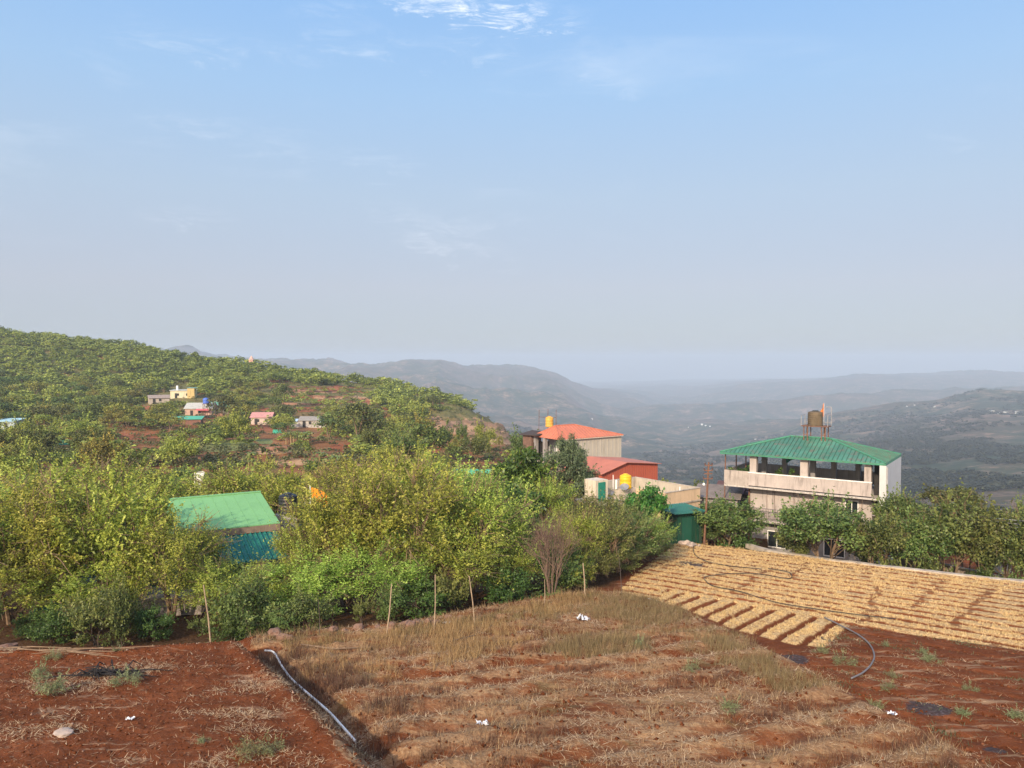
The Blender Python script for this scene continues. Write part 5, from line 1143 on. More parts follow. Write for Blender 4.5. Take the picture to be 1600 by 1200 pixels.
_z = CO_V[:, 2]; _k = np.clip(1.25 - .70 * np.clip(_z / 6.3, 0, 1) ** 2.0, .1, 1.3); CO_V[:, 0] *= _k; CO_V[:, 1] *= _k
CO = (np_mesh('crown', CO_V, CO_F, GREYG, CO_var), limbs(np.random.default_rng(3), (0, 0, 0), CO_c * np.array([.8, .8, 1]), .12, 2, twigs=50).mesh('trunk', BARKD))
BU = [tree_meshes(400 + i, 2.2, 2.6, .13, .065, (4200, 2600, 3200)[i], (36, 20, 26)[i], (UNDER, MIXG, GREEN2)[i], (.42, .34, .5)[i], 4, .08, .04, bottom=-.9, sprays=(24, 60, 40)[i], twigs=24, bark=BARKD) for i in range(3)]
def at_px(px, d):
    u, _ = S(px, 850); return u * d, d
# fruit trees of the grove: px, depth, top row, crown width in px, words
GROVE = [(-70, 38, 762, 270, 'leafy fruit tree cut by the left edge of the picture'), (55, 37.5, 752, 250, 'wide yellow green fruit tree over the dark green shed'), (178, 38, 748, 215, 'tall bright fruit tree left of the light green roof'),
         (268, 37, 806, 170, 'rounded fruit tree over the grey concrete cistern'), (345, 36.6, 880, 160, 'low fruit tree in front of the teal porch roof'), (20, 36.2, 860, 200, 'low dark fruit tree at the far left over the soil heap'), (395, 36.8, 898, 120, 'low fruit tree directly below the porch roof corner'),
         (140, 36, 875, 170, 'low fruit tree whose branches hang over the dark green shed door'),
         (492, 38.5, 795, 120, 'fruit tree just right of the light green roof'), (545, 39.5, 758, 190, 'fruit tree standing in front of the orange flag'), (640, 39.5, 742, 230, 'tallest fruit tree in the middle of the grove'), (735, 40.5, 752, 200, 'bright fruit tree in the right half of the grove'),
         (795, 42, 790, 120, 'fruit tree at the right end of the grove'), (590, 37.2, 838, 190, 'lower fruit tree behind the dark brown stake'), (705, 38.2, 832, 190, 'lower fruit tree behind the bamboo stakes'), (500, 36.6, 870, 170, 'low dark fruit tree behind the thin metal stake'), (785, 40, 850, 120, 'small low fruit tree left of the bare bush'),
         (452, 37, 872, 80, 'narrow fruit tree between porch roof and thin stake')]
for i, (px, d, ytop, wpx, lab) in enumerate(GROVE):
    x, y = at_px(px, d); z = G1(x, y); top = S(px, ytop)[1] * d; h = top - z; s = (wpx / F * d) / 5.6; m_ = FR[i % 5]
    plant('fruit_tree', m_, x, y, s, i * 1.7, lab, 'tree', 'fruit trees of the grove', z=z, sz=(h / 6.0) / s * 1.02)
BACKG = [(-60, 52, 745, 230, 'pale fruit tree of the back row at the left edge'), (70, 54, 732, 230, 'back row fruit tree rising behind the wide yellow green one'), (175, 56, 728, 200, 'back row fruit tree left of the white cloth'), (255, 60, 742, 150, 'small back row fruit tree just left of the white cloth'), (372, 58, 728, 190, 'olive fruit tree right behind the ridge of the light green roof'),
         (455, 56, 738, 150, 'back row fruit tree between green roof and orange flag'), (545, 54, 722, 190, 'back row fruit tree behind the orange flag'), (625, 52, 718, 170, 'pale topped fruit tree in the back row centre'), (700, 53, 728, 180, 'back row fruit tree at the right of the grove'), (765, 54, 742, 130, 'last fruit tree of the back row before the broad leaved tree')]
for i, (px, d, ytop, wpx, lab) in enumerate(BACKG):
    x, y = at_px(px, d); z = G1(x, y); top = S(px, ytop)[1] * d; h = top - z; s = (wpx / F * d) / 5.6
    plant('fruit_tree', FR[(i + 2) % 5], x, y, s, i * 2.3 + 1, lab, 'tree', 'back row of the grove', z=z, sz=(h / 6.0) / s)
# mixed small trees between the bare bush and the flat roofed house
MIX = [(905, 44, 800, 90, 'slim light green tree right behind the bare bush'), (948, 45, 792, 100, 'light green tree behind the crooked brown stake'), (990, 48, 800, 100, 'light green tree above the corner of the straw field'), (1020, 51, 808, 60, 'small tree next to the pale boulders'),
       (932, 54, 774, 100, 'pale green tree in front of the cone shaped tree'), (968, 56, 778, 100, 'tree below the yellow water tank'), (890, 41, 868, 80, 'low light green bush right of the bare bush'), (965, 46, 850, 80, 'low tree behind the thin dark rod'), (1015, 50, 838, 70, 'lowest small tree at the edge of the straw field'), (850, 58, 748, 90, 'tree between broad leaved and cone shaped trees'),(925, 43, 850, 70, 'low tree between crooked stake and bare bush')]
for i, (px, d, ytop, wpx, lab) in enumerate(MIX):
    x, y = at_px(px, d); z = G1(x, y); top = S(px, ytop)[1] * d; h = top - z; s = (wpx / F * d) / 5.0
    plant('small_tree', MX[i % 2] if i % 3 else FR[(i + 1) % 5], x, y, s, i * 1.1, lab, 'tree', 'small trees left of the straw field', z=z, sz=(h / 6.0) / s)
def one(name, meshes, px, d, ytop, wpx, w0, h0, lab, cat='tree', group=None, rz=0.):
    x, y = at_px(px, d); z = G1(x, y); h = S(px, ytop)[1] * d - z; s = wpx / F * d / w0
    return plant(name, meshes, x, y, s, rz, lab, cat, group, z=z, sz=(h / h0) / s)
one('broad_leaved_tree', BR[0], 806, 48, 752, 100, 3.4, 6.0, 'tree with large drooping glossy leaves and bare pale trunk')
one('broad_leaved_tree', BR[1], 818, 60, 706, 105, 3.4, 6.0, 'darker broad leaved tree behind the drooping leaved one', rz=2)
one('broad_leaved_tree', BR[1], 780, 62, 728, 60, 3.4, 6.0, 'small broad leaved tree left of the darker broad leaved one', rz=1)
one('mango_tree', BR[0], 1010, 56, 756, 62, 3.4, 6.0, 'bright green broad leaved tree in front of the yellow tank', rz=2.5)
one('cone_tree', CO, 889, 74, 671, 78, 3.0, 6.4, 'tall grey green cone shaped tree in front of the red roofed house')
# bare twiggy bush
r = np.random.default_rng(77); mb = MB()
def twig(p, d, L, rad, lvl):
    pts = [p]; q = p.copy(); dd = d.copy()
    for k in range(3): dd = (dd + Vector(r.normal(0, .10, 3))).normalized(); q = q + dd * L / 3; pts.append(q.copy())
    mb.tube(pts, [rad, rad * .85, rad * .7, rad * .5], 4 if lvl > 0 else 6, False)
    if lvl < 4:
        for k in range((4, 3, 4, 3)[lvl]):
            t = float(r.uniform(.35, 1)); b = pts[1].lerp(pts[3], t); nd = (dd + Vector(r.normal(0, .36, 3)) + Vector((0, 0, .12))).normalized(); twig(b, nd, L * float(r.uniform(.6, .85)), rad * .52, lvl + 1)
for k in range(9):
    a = k * 2 * pi / 9; twig(Vector((.15 * cos(a), .15 * sin(a), -.1)), Vector((cos(a) * .38, sin(a) * .38, 1)).normalized(), 1.5, .05, 0)
x, y = at_px(862, 38.3); z = G1(x, y); e = empty('bare_bush', (x, y, z), 'leafless greyish brown twiggy bush at the right end of the grove', 'bush')
zs_ = max(v[2] for v in mb.v); hh_ = S(862, 785)[1] * 38.3 - z; o = mb.build('branches', worn('grey_twigs', (.16, .105, .08), .9, .3, 5, dirt_amt=.2), e); wx = max(abs(v[0]) for v in mb.v); o.scale = (1.75 / wx, 1.75 / wx, hh_ / zs_)
# trees on the low ground behind the straw field
RT = [(1135, 58.3, 776, 96, 'rounded small tree between the pole and the pinkish house'), (1112, 59, 800, 60, 'low leafy tree right beside the rusty pole'), (1288, 52.2, 780, 132, 'bushy tree in front of the white window of the house'), (1243, 53.5, 812, 56, 'small tree in front of the balcony railing'), (1372, 50.5, 800, 92, 'tree in front of the white side panel of the house'),
      (1405, 53, 772, 80, 'taller light tree just right of the house'), (1440, 50, 806, 100, 'leafy tree right of the brick shed'), (1487, 49.3, 782, 112, 'tree under the flat topped dark tree'), (1535, 48.5, 786, 112, 'tree in the row left of the orange pennants'), (1585, 47.3, 812, 100, 'tree in front of the boundary wall far right'), (1640, 46, 790, 110, 'tree cut by the right edge'), (1600, 54, 792, 70, 'bright tree top behind the orange pennants'), (1455, 55, 800, 80, 'tree in shade behind the row near the cable post'), (1352, 52.5, 826, 60, 'small low tree at the lower right corner of the house'), (1510, 53, 800, 80, 'pale tree behind the row left of the grey hut')]
for i, (px, d, ytop, wpx, lab) in enumerate(RT):
    one('orchard_tree', OR[i % 4], px, d, ytop, wpx * 1.08, 4.6, 6.8, lab, group='orchard trees beyond the straw field', rz=i * 1.9)
for i, (px, d, ytop, wpx, lab) in enumerate(((1150, 57.3, 832, 60, 'low shrub at the foot of the tree beside the pole'), (1405, 49.3, 862, 60, 'dark low shrub below the tree right of the brick shed'), (1460, 48.7, 868, 60, 'dark low shrub near the boundary wall'), (1545, 47.5, 880, 60, 'dark low shrub in front of the boundary wall'), (1580, 46.5, 884, 60, 'dark low shrub at the far right of the boundary wall'))):
    one('shrub', BU[i % 3], px, d, ytop, wpx, 2.6, 2.2, lab, 'shrub', 'shrubs beyond the straw field', rz=i)
one('flat_topped_tree', tree_meshes(55, 6, 6, .3, .16, 4000, 40, HILLD, .7, 2, .5, .14, bottom=-.2, sprays=10), 1482, 76, 764, 92, 6, 6, 'dark flat topped tree above the row at the right')
HU = [tree_meshes(500 + i, 6, 7, .46, .30, 900, 34, OLIVE if i % 2 == 0 else HILLD, .95, 2, .22, .13, bottom=-.35, sprays=0, twigs=12, up=.8) for i in range(6)]
for i, (px, d, yt, wp) in enumerate(((1055, 80, 752, 60), (1090, 84, 750, 50), (1035, 90, 748, 40), (1130, 88, 758, 50))): one('small_tree', HU[i % 6], px, d, yt, wp, 7, 6, ('olive tree top showing above the sandy parapet', 'dark tree top behind the rusty pole', 'small tree top right of the red shed wall', 'tree top left of the pinkish house terrace')[i], group='trees on the rim behind the houses', rz=i)
# undergrowth at the foot of the hedge
hp = [(35, 990), (110, 985), (200, 985), (240, 982), (300, 985), (385, 985), (345, 1000), (-40, 1003), (10, 1000), (70, 1000), (135, 1005), (170, 1005), (225, 995), (270, 1000), (365, 995), (400, 1000), (440, 1003), (470, 998), (520, 990), (560, 988), (610, 985), (655, 978), (700, 972), (750, 965), (790, 958), (830, 950), (870, 938), (905, 925)]
for i, (px, py) in enumerate(hp):
    if i % 5 == 3: continue
    x, y = PL(px, py - 4); y += .9; h = random.uniform(.28, 1.25); wd = random.uniform(1.0, 3.0)
    plant('undergrowth_bush', BU[i % 3], x, y, wd / 2.6, i * 1.3, 'leafy undergrowth bush at the foot of the fruit trees', 'bush', 'undergrowth along the foot of the grove', sz=h * 2.2 / (wd * .85))
grassy(9000, [PL(*p, .3) for p in ((-60, 1014), (300, 1010), (500, 996), (640, 984), (760, 970), (900, 926), (960, 915), (930, 940), (780, 985), (640, 1002), (500, 1015), (400, 1010), (200, 1022), (-60, 1022))], lambda x, y: sstep(.4, .58, fbm(x * .7 + 60, y * .7, 3)), 8, .15, .5, 'edge_grass', blade_mat('edge_blades', [(0, (.10, .08, .03)), (.5, (.26, .20, .09)), (1, (.42, .34, .17))]), .008, .02, (.1, .7))
# weeds with a shape of their own on the fields
WD = [tree_meshes(600 + i, .34, .95, .085, .016, 620, 16, leafmat('grey_green_weed', (.13, .15, .065), (.24, .27, .12), (.38, .41, .21), .4), .16, 3, .02, .01, bottom=-.3, sprays=10, twigs=10, shell=.3) for i in range(2)]
for i, (px, py, off, s, lab) in enumerate(((1282, 1018, .1, 1.25, 'pale green weed clump at the lower end of the diagonal beds'), (1318, 1040, 0, 1.5, 'green weed clump left of the hooked grey hose'), (1455, 1036, 0, 1.4, 'bright green weed clump beside the strewn straw of the red plot'), (1395, 1060, 0, .9, 'small weed between two furrows right of the grey hose'), (1505, 1118, 0, 1.0, 'green weed right of the ash patch'), (1388, 1078, 0, 1.0, 'low green weed above the ash patch'),
        (1440, 1020, 0, .8, 'small weed near the top of the red plot'), (1515, 1080, 0, .9, 'grey green weed in the middle of the red plot'), (1590, 1125, 0, 1.2, 'green weed at the right edge of the red plot'), (1385, 1010, 0, .7, 'tiny weed close to the top of the grey hose'), (1370, 1112, .1, 1.1, 'weed on the terrace bank left of the ash patch'),
        (200, 1070, 1., 1.5, 'grey green weed clump beside the burnt twigs'), (78, 1085, 1., 1.9, 'tall dry green weed patch at the left of the soil heap'), (62, 1060, 1., 1.4, 'thin weed above the tall weed patch'), (388, 1185, 1., 1.6, 'largest green weed patch at the bottom of the soil heap'), (425, 1178, 1., 1.1, 'blue green weed right of the largest weed patch'), (318, 1160, 1., .6, 'small green weed in the middle of the soil heap'), (85, 1030, 1., 1.0, 'weed beside the brushwood'), (182, 1020, 1., .8, 'weed at the back edge of the soil heap'),
        (1000, 1010, .45, 1.4, 'olive weed in the middle of the grass terrace'), (1140, 1115, .45, 1.3, 'grey green weed low on the grass terrace'), (1080, 1050, .45, 1.1, 'brownish weed right of centre on the grass terrace'))):
    x, y = PL(px, py, off); plant('weed', WD[i % 2], x, y, s * .65, i, lab, 'weed', 'weeds on the fields', z=FZ1(x, y) - .02)

# ---- trees of the valley floor and the hillside
MID = [tree_meshes(700 + i, 5.0, 6.0, .32, .18, 2600, 34, (OLIVE, GREEN2, HILLD, OLIVE)[i], .8, 2, .12, .11, bottom=-.7, sprays=24, twigs=20) for i in range(4)]
AVOID = []         # px boxes kept clear so houses and fields stay visible: x0, y0, x1, y1 for the tree's foot-to-top span
def blocked(px, py0, py1):
    for x0, y0, x1, y1 in AVOID:
        if x0 < px < x1 and py1 < y1 and py0 > y0: return True
    return False
HOUSES = [(284, 620, 'h'), (250, 630, 'h'), (310, 648, 'h'), (342, 643, 'h'), (290, 662, 'h'), (408, 664, 'h'), (483, 668, 'h'), (8, 670, 'h')]
AVOID += [(660, 646, 815, 690), (168, 674, 262, 693), (300, 708, 350, 722), (290, 686, 330, 700), (404, 600, 470, 612), (640, 688, 800, 708), (480, 690, 560, 708), (215, 632, 246, 644), (390, 660, 440, 676), (590, 643, 618, 656), (85, 684, 118, 697), (440, 714, 490, 728), (262, 600, 304, 622), (232, 617, 262, 630), (288, 622, 332, 650), (328, 622, 362, 648), (268, 642, 308, 662), (388, 640, 428, 662), (452, 646, 512, 668), (-5, 650, 20, 664), (405, 605, 592, 632), (180, 684, 232, 696), (295, 700, 375, 712), (385, 698, 455, 718), (365, 662, 425, 675), (668, 692, 800, 703), (535, 728, 610, 750), (715, 728, 785, 745), (545, 618, 590, 634), (215, 634, 245, 641), (712, 660, 812, 686)]
placed = []
def try_place(px, d, h, wd, minsep):
    u, _ = S(px, 650); x, y = u * d, d; z = G1(x, y)
    pxx, p0 = proj(x, y, z); _, p1 = proj(x, y, z + h)
    if blocked(pxx, p0 + 3, p1): 
        return None
    for a, b, c_ in placed:
        if (a - x) ** 2 + (b - y) ** 2 < (minsep * (c_ + wd)) ** 2: return None
    placed.append((x, y, wd)); return x, y, z
rr_ = random.Random(21)
cnt = 0; tries = 0
while cnt < 112 and tries < 6000:
    tries += 1; d = math.exp(rr_.uniform(math.log(66), math.log(245))); px = rr_.uniform(-120, 850 if d < 100 else 835)
    if d < 74 and px > 740: continue
    if d < 100 and px > 790: continue
    wd = rr_.uniform(3.2, 7.0); h = wd * rr_.uniform(.62, .95)
    x = S(px, 700)[0] * d
    if fbm(np.array([x / 22.]), np.array([d / 22. + 5]), 3)[0] < .40: continue
    q = try_place(px, d, h, wd, .36)
    if q is None: continue
    plant('valley_tree', MID[cnt % 4], q[0], q[1], wd / 6.0, rr_.uniform(0, 6), 'bushy green tree on the red slopes between the grove and hillside', 'tree', 'trees of the middle distance', z=q[2], sz=(h / 5) / (wd / 6)); cnt += 1
cnt2 = 0; tries = 0
HILLSEG = []
def hill_ok(px, d):
    """only the slope the viewer can see, up to just behind the ridge"""
    rd = np.interp(px, [-200, 0, 200, 340, 480, 600, 700, 790, 815], [500, 485, 455, 440, 428, 423, 403, 378, 330])
    return d < rd + 8
while cnt2 < 165 and tries < 9000:
    tries += 1; d = rr_.uniform(195, 330); px = rr_.uniform(-130, 812)
    if not hill_ok(px, d): continue
    wd = rr_.uniform(5.0, 9.5); h = wd * rr_.uniform(.5, .8)
    q = try_place(px, d, h, wd, .40)
    if q is None: continue
    plant('hillside_tree', HU[rr_.randrange(6)], q[0], q[1], wd / 7.0, rr_.uniform(0, 6), 'rounded green tree on the lower part of the wooded hillside', 'tree', 'trees on the lower hillside', z=q[2], sz=(h / 6) / (wd / 7) * 1.1); cnt2 += 1
# the rest of the wood reads as one mass
def forest(name, pts, seed, mats, nleaf, cards, n_var=8, label=None):
    r = np.random.default_rng(seed); prot = []
    for i in range(n_var):
        V, Fq, var, cs = clump_crown(r, (0, 0, .42), (.46, .46, .36), 14, .17, nleaf, cards, cards * .7, .3, .6, 1.1, -.25)
        prot.append((V, var))
    V_, var_ = [], []
    for (x, y, z, w_, h) in pts:
        V, var = prot[r.integers(n_var)]; a = r.uniform(0, 2 * pi); c_, s_ = cos(a), sin(a)
        q = np.stack([(V[:, 0] * c_ - V[:, 1] * s_) * w_ + x, (V[:, 0] * s_ + V[:, 1] * c_) * w_ + y, V[:, 2] * h + z - h * .1], 1).astype(np.float32)
        V_.append(q); var_.append(np.clip(var + r.normal(0, .2), 0, 1))
    V = np.concatenate(V_); o = bpy.data.objects.new(name, np_mesh(name, V, np.arange(len(V)).reshape(-1, 4), mats, np.concatenate(var_))); link(o); tag(o, label, kind='stuff'); return o
pts = []; r = np.random.default_rng(31)
P_ = {}
def dens_pts(n, f):
    out = []
    for _ in range(n):
        v = f()
        if v is not None: out.append(v)
    return out
grid_used = {}
def far_ok(x, y, wd, k=.42):
    gx_, gy_ = int(x // 6), int(y // 6)
    for i in range(gx_ - 1, gx_ + 2):
        for j in range(gy_ - 1, gy_ + 2):
            for a, b, c_ in grid_used.get((i, j), ()):
                if (a - x) ** 2 + (b - y) ** 2 < (k * (c_ + wd) * .5) ** 2: return False
    grid_used.setdefault((gx_, gy_), []).append((x, y, wd)); return True
for a, b, c_ in placed: grid_used.setdefault((int(a // 6), int(b // 6)), []).append((a, b, c_))
cand = 22000
dd_ = r.uniform(120, 520, cand) ; pp_ = r.uniform(-260, 815, cand)
for d, px in zip(dd_, pp_):
    if not hill_ok(px, d): continue
    if d < 235 and r.random() < .8: continue
    wd = 3.4 + 7.5 * r.random() ** 1.6; wd *= (1 if d > 230 else .7); h = wd * r.uniform(.45, .75); u, _ = S(px, 620); x, y = u * d, d
    if fbm(np.array([x / 26.]), np.array([y / 26. + 9]), 3)[0] < .25: continue
    z = G1(x, y); pxx, p0 = proj(x, y, z); _, p1 = proj(x, y, z + h)
    if blocked(pxx, p0 + 2, p1) and not (wd < 5.5 and 400 < pxx < 595 and p0 < 634 and r.random() < .30): continue
    if pxx > 640 and d > 250 and fbm(np.array([x / 15.]), np.array([y / 15.]), 2)[0] < .45: continue
    if far_ok(x, y, wd): pts.append((x, y, z, wd, h))
print('hill wood trees', len(pts))
forest('hillside_woods', pts, 5, OLIVE, 210, .13)
# scrub between the trees, near and far
pts = []
for _ in range(11000):
    d = math.exp(r.uniform(math.log(62), math.log(500))); px = r.uniform(-200, 830)
    wd = r.uniform(.8, 2.4); h = wd * r.uniform(.5, .9); u, _ = S(px, 680); x, y = u * d, d
    if d < 80 and px > 780: continue
    if not hill_ok(px, d) or fbm(np.array([x / 18.]), np.array([y / 18. + 19]), 3)[0] < (.44 if d < 230 else .3): continue
    z = G1(x, y); pxx, p0 = proj(x, y, z)
    if blocked(pxx, p0, proj(x, y, z + h)[1]) and r.random() < .55: continue
    pts.append((x, y, z, wd, h))
forest('hillside_scrub', pts, 6, leafmat('scrub_leaves', (.05, .065, .022), (.12, .13, .045), (.22, .20, .085), .2, .7), 60, .22, 5)
# woods on the far slopes across the valley
pts = []
for _ in range(24000):
    d = math.exp(r.uniform(math.log(380), math.log(2300))); px = r.uniform(800, 1800); u, _ = S(px, 700); x, y = u * d, d
    if fbm(np.array([x / 130.]), np.array([y / 130. + 3]), 4)[0] < .42: continue
    wd = r.uniform(5, 13); pts.append((x, y, 0, wd, wd * .6))
for _ in range(5200):
    d = math.exp(r.uniform(math.log(105), math.log(470))); px = r.uniform(850, 1850); u, _2 = S(px, 700); x, y = u * d, d
    if fbm(np.array([x / 40.]), np.array([y / 40. + 3]), 3)[0] < .40: continue
    wd = r.uniform(3, 8); pts.append((x, y, 0, wd, wd * .6))
xy = np.array([(p[0], p[1]) for p in pts]); zz = ground(xy[:, 0], xy[:, 1])
forest('valley_woods', [(p[0], p[1], float(z), p[3], p[4]) for p, z in zip(pts, zz)], 8, leafmat('far_leaves', (.016, .026, .014), (.030, .042, .022), (.055, .062, .032), .1, .8), 34, .30, 6)

for i, (px, py, h, wd, lab) in enumerate(((662, 698, 6.4, 6.2, 'round crowned young tree with visible stems on the dark red plot'), (697, 694, 5.0, 3.6, 'narrow bright green tree on the red plot'), (722, 700, 5.2, 3.2, 'slender dark tree in the middle of the red plots'), (757, 708, 6.0, 5.0, 'bright green young tree at the pale plot below the cliff'), (781, 700, 3.8, 2.0, 'tiny slender tree on the pale plot below the cliff'), (745, 722, 4.6, 5.4, 'bluish green bushy tree below the red plots'), (672, 722, 6.6, 9.0, 'wide dark bush tree below the dark red plot'), (708, 712, 3.2, 3.0, 'small round bush between the red plots'), (352, 668, 9.5, 9.5, 'large dark spreading tree right of the sea green roof'), (442, 640, 10, 9.0, 'tall layered dark tree left of the terraced fields'), (428, 646, 6, 7, 'dark round tree below the tall layered tree'), (370, 690, 6, 7, 'dark tree at the right end of the grassy plot'), (560, 690, 9, 10, 'broad dark tree in the hollow below the terraced fields'))):
    p = hit(px, py, 64); mm = (HU[3] if px in (352, 442, 428, 560) else MID[i % 4]); w0, h0 = (7, 6) if px in (352, 442, 428, 560) else (6, 5)
    plant('young_tree', mm, p.x, p.y, wd / w0, i, lab, 'tree', z=p.z, sz=(h / h0) / (wd / w0))
# banana clumps
BANL = leafmat('banana_leaves', (.06, .11, .03), (.16, .22, .06), (.34, .34, .12), .35)
def banana(seed, n=6):
    r = np.random.default_rng(seed); lf = MB(); stm = MB()
    for k in range(n):
        bx_, by_ = r.uniform(-1.1, 1.1, 2); h = r.uniform(1.4, 2.4); stm.tube([(bx_, by_, -.2), (bx_, by_, h)], [.12, .08], 6)
        for j in range(7):
            a = j * 2.4 + r.uniform(0, 1); L = r.uniform(1.1, 1.8); pr = []
            for t in np.linspace(0, 1, 6):
                rad = L * t * .75; zz_ = h + L * (.75 * t - .95 * t * t * r.uniform(.6, 1)); wv = .22 * math.sin(pi * min(1, t * .95 + .05)) + .01
                c_ = Vector((bx_ + cos(a) * rad, by_ + sin(a) * rad, zz_)); s_ = Vector((-sin(a), cos(a), 0)) * wv; pr.append((c_ - s_, c_ + s_))
            for A_, B_ in zip(pr[:-1], pr[1:]): lf.quad(A_[0], B_[0], B_[1], A_[1])
    me = lf.mesh('leaves', BANL); at = me.attributes.new('var', 'FLOAT', 'FACE'); at.data.foreach_set('value', np.clip(r.normal(.6, .25, len(me.polygons)), 0, 1).astype(np.float32))
    return me, stm.mesh('stem', worn('banana_stem', (.30, .22, .11), .8, .2, 2))
BA_ = [banana(i) for i in range(3)]
for i, (px, py) in enumerate(((455, 694), (478, 696), (500, 735), (520, 742), (536, 738), (640, 724), (160, 665), (250, 640), (300, 640), (376, 652), (560, 752), (395, 735), (180, 650), (560, 700), (120, 660))):
    h_ = hit(px, py, 64); plant('banana_plant', BA_[i % 3], h_.x, h_.y, 1.0 if h_.y > 110 else .8, i, 'clump of banana plants with torn pale leaves amid the trees below the hill', 'banana plants', 'banana clumps of the middle distance')

# ================================================================== DISTANT HOUSES
def hut(name, px, py, wd, dp, h, rise, roofc, wallc, rz, label, doors=1, wins=2, group=None, d0=64, mono=False):
    p = hit(px, py, d0); e = empty(name, (p.x, p.y, p.z - .4), label, 'house', rz, group); hz_ = h + .4
    w = MB(); w.box(-wd / 2, 0, -1, wd / 2, dp, hz_)
    if not mono: w.quad((-wd / 2, 0, hz_), (-wd / 2, dp, hz_), (-wd / 2, dp / 2, hz_ + rise)).quad((wd / 2, dp, hz_), (wd / 2, 0, hz_), (wd / 2, dp / 2, hz_ + rise))
    w.build('wall', worn('wall_%s' % str(wallc), wallc, .9, .1, .5, dirt_amt=.25), e)
    r_ = MB(); o = .35
    if mono: r_.slab([(-wd / 2 - o, -o, hz_ + .02), (wd / 2 + o, -o, hz_ + .02), (wd / 2 + o, dp + o, hz_ + rise), (-wd / 2 - o, dp + o, hz_ + rise)], .1)
    else: r_.slab([(-wd / 2 - o, -o, hz_ - .08), (wd / 2 + o, -o, hz_ - .08), (wd / 2 + o, dp / 2, hz_ + rise + .1), (-wd / 2 - o, dp / 2, hz_ + rise + .1)], .08).slab([(-wd / 2 - o, dp / 2, hz_ + rise + .1), (wd / 2 + o, dp / 2, hz_ + rise + .1), (wd / 2 + o, dp + o, hz_ - .08), (-wd / 2 - o, dp + o, hz_ - .08)], .08)
    r_.build('roof', worn('roof_%s' % str(roofc), roofc, .6, .1, .4, dirt_amt=.2), e)
    for k in range(doors): x_ = -wd * .25 + k * wd * .5; MB().box(x_ - .45, -.05, .3, x_ + .45, -.004, 2.3).build('door', DARKI, e)
    for k in range(wins): x_ = -wd * .4 + (k + .5) * wd * .8 / wins + .3; MB().box(x_ - .4, -.04, 1.3, x_ + .4, -.003, 2.2).build('window', DARKI, e)
    return e
CRE = (.58, .52, .36); GRN = (.12, .30, .23); PNK = (.58, .20, .20); BRN = (.30, .24, .20); WHT = (.62, .60, .56)
h1 = hut('distant_house', 284, 622, 8.5, 6, 3.0, .15, (.55, .55, .5), CRE, .15, 'cream house with yellow side room highest on the hillside', 1, 2, mono=True)
MB().box(2.2, -.6, -.5, 4.9, 2.5, 4.3).build('side_room', worn('yellow_wall', (.50, .37, .16), .9, .1, .5), h1); MB().box(2.0, -.8, 4.301, 5.6, 2.7, 4.4).build('side_roof', worn('roof_teal', (.2, .45, .42), .6, .1, .5), h1)
MB().box(-2.6, 2, 3.45, -1.9, 2.8, 5.2).build('chimney', WFR, h1)
hut('distant_house', 249, 631, 7, 5, 2.2, .9, BRN, (.42, .36, .3), .5, 'grey thatched hut left of the cream house', 1, 1)
h2 = hut('distant_house', 310, 650, 8.8, 7, 2.6, 1.6, (.42, .42, .38), (.45, .30, .24), .1, 'long house with pale rusty roof and pink awning', 1, 1)
MB().slab([(-.5, -1.6, 2.4), (4.0, -1.6, 2.4), (4.0, 0, 3.0), (-.5, 0, 3.0)], .08).build('awning', worn('awning_pink', (.58, .13, .14), .6, .1, .5), h2)
hut('distant_house', 344, 647, 7.5, 6, 2.6, 1.5, GRN, (.50, .45, .30), .1, 'house with sea green roof right of the blue water tank', 1, 2)
p = hit(322, 650, 64); tank('water_tank', (p.x, p.y, p.z + 4.2), .95, 1.9, plain('blue_tank', (.07, .15, .55), .5), 'blue water tank between the pale rusty roof and sea green roof', rings=2)
st2_ = MB()
for a in (-.7, .7):
    for b in (-.7, .7): st2_.box(a - .08, b - .08, -1, a + .08, b + .08, 4.05)
st2_.box(-.9, -.9, 4.05, .9, .9, 4.19); o = st2_.build('tank_tower', RUST); o.location = p; tag(o, 'frame tower carrying the blue water tank', 'tower')
hut('distant_house', 290, 664, 8, 5, 1.6, .5, (.08, .42, .27), (.22, .11, .08), .25, 'low shed with bright green roof below the blue tank', 1, 0, mono=True)
hut('distant_house', 408, 664, 6.2, 5, 2.4, 1.3, (.48, .24, .22), (.50, .40, .34), .05, 'small house with pink roof on bare red ground', 1, 2)
h3 = hut('distant_house', 483, 668, 6.0, 5, 2.2, .9, (.27, .25, .22), (.40, .37, .34), .0, 'house with grey roof between two pale blue sheet roofs', 1, 1)
MB().slab([(-5.6, -.6, 2.35), (-3.4, -.6, 2.35), (-3.4, 3.5, 2.75), (-5.6, 3.5, 2.75)], .1).slab([(3.5, -.6, 2.2), (5.9, -.6, 2.2), (5.9, 3.5, 2.6), (3.5, 3.5, 2.6)], .1).build('side_roof', worn('pale_blue_sheet', (.45, .60, .72), .5, .1, .5, dirt_amt=.1), h3)
MB().box(-5.3, 0, -.5, -3.1, 3.3, 2.2).build('side_wall', worn('wall_w', (.6, .58, .55), .9, .1, .5), h3); MB().box(3.1, 0, -.5, 5.6, 3.3, 2.0).build('side_wall', worn('wall_w', (.6, .58, .55), .9, .1, .5), h3)
hut('distant_house', 7, 672, 5, 4, 2.2, .5, (.35, .55, .62), (.35, .42, .42), 0, 'low pale blue roofed house at the left edge', 1, 1, mono=True)
hut('distant_house', 603, 603, 5, 4, 2.2, .6, (.45, .30, .26), (.42, .32, .28), .2, 'tiny pinkish hut at the skyline of the hill shoulder', 1, 1)
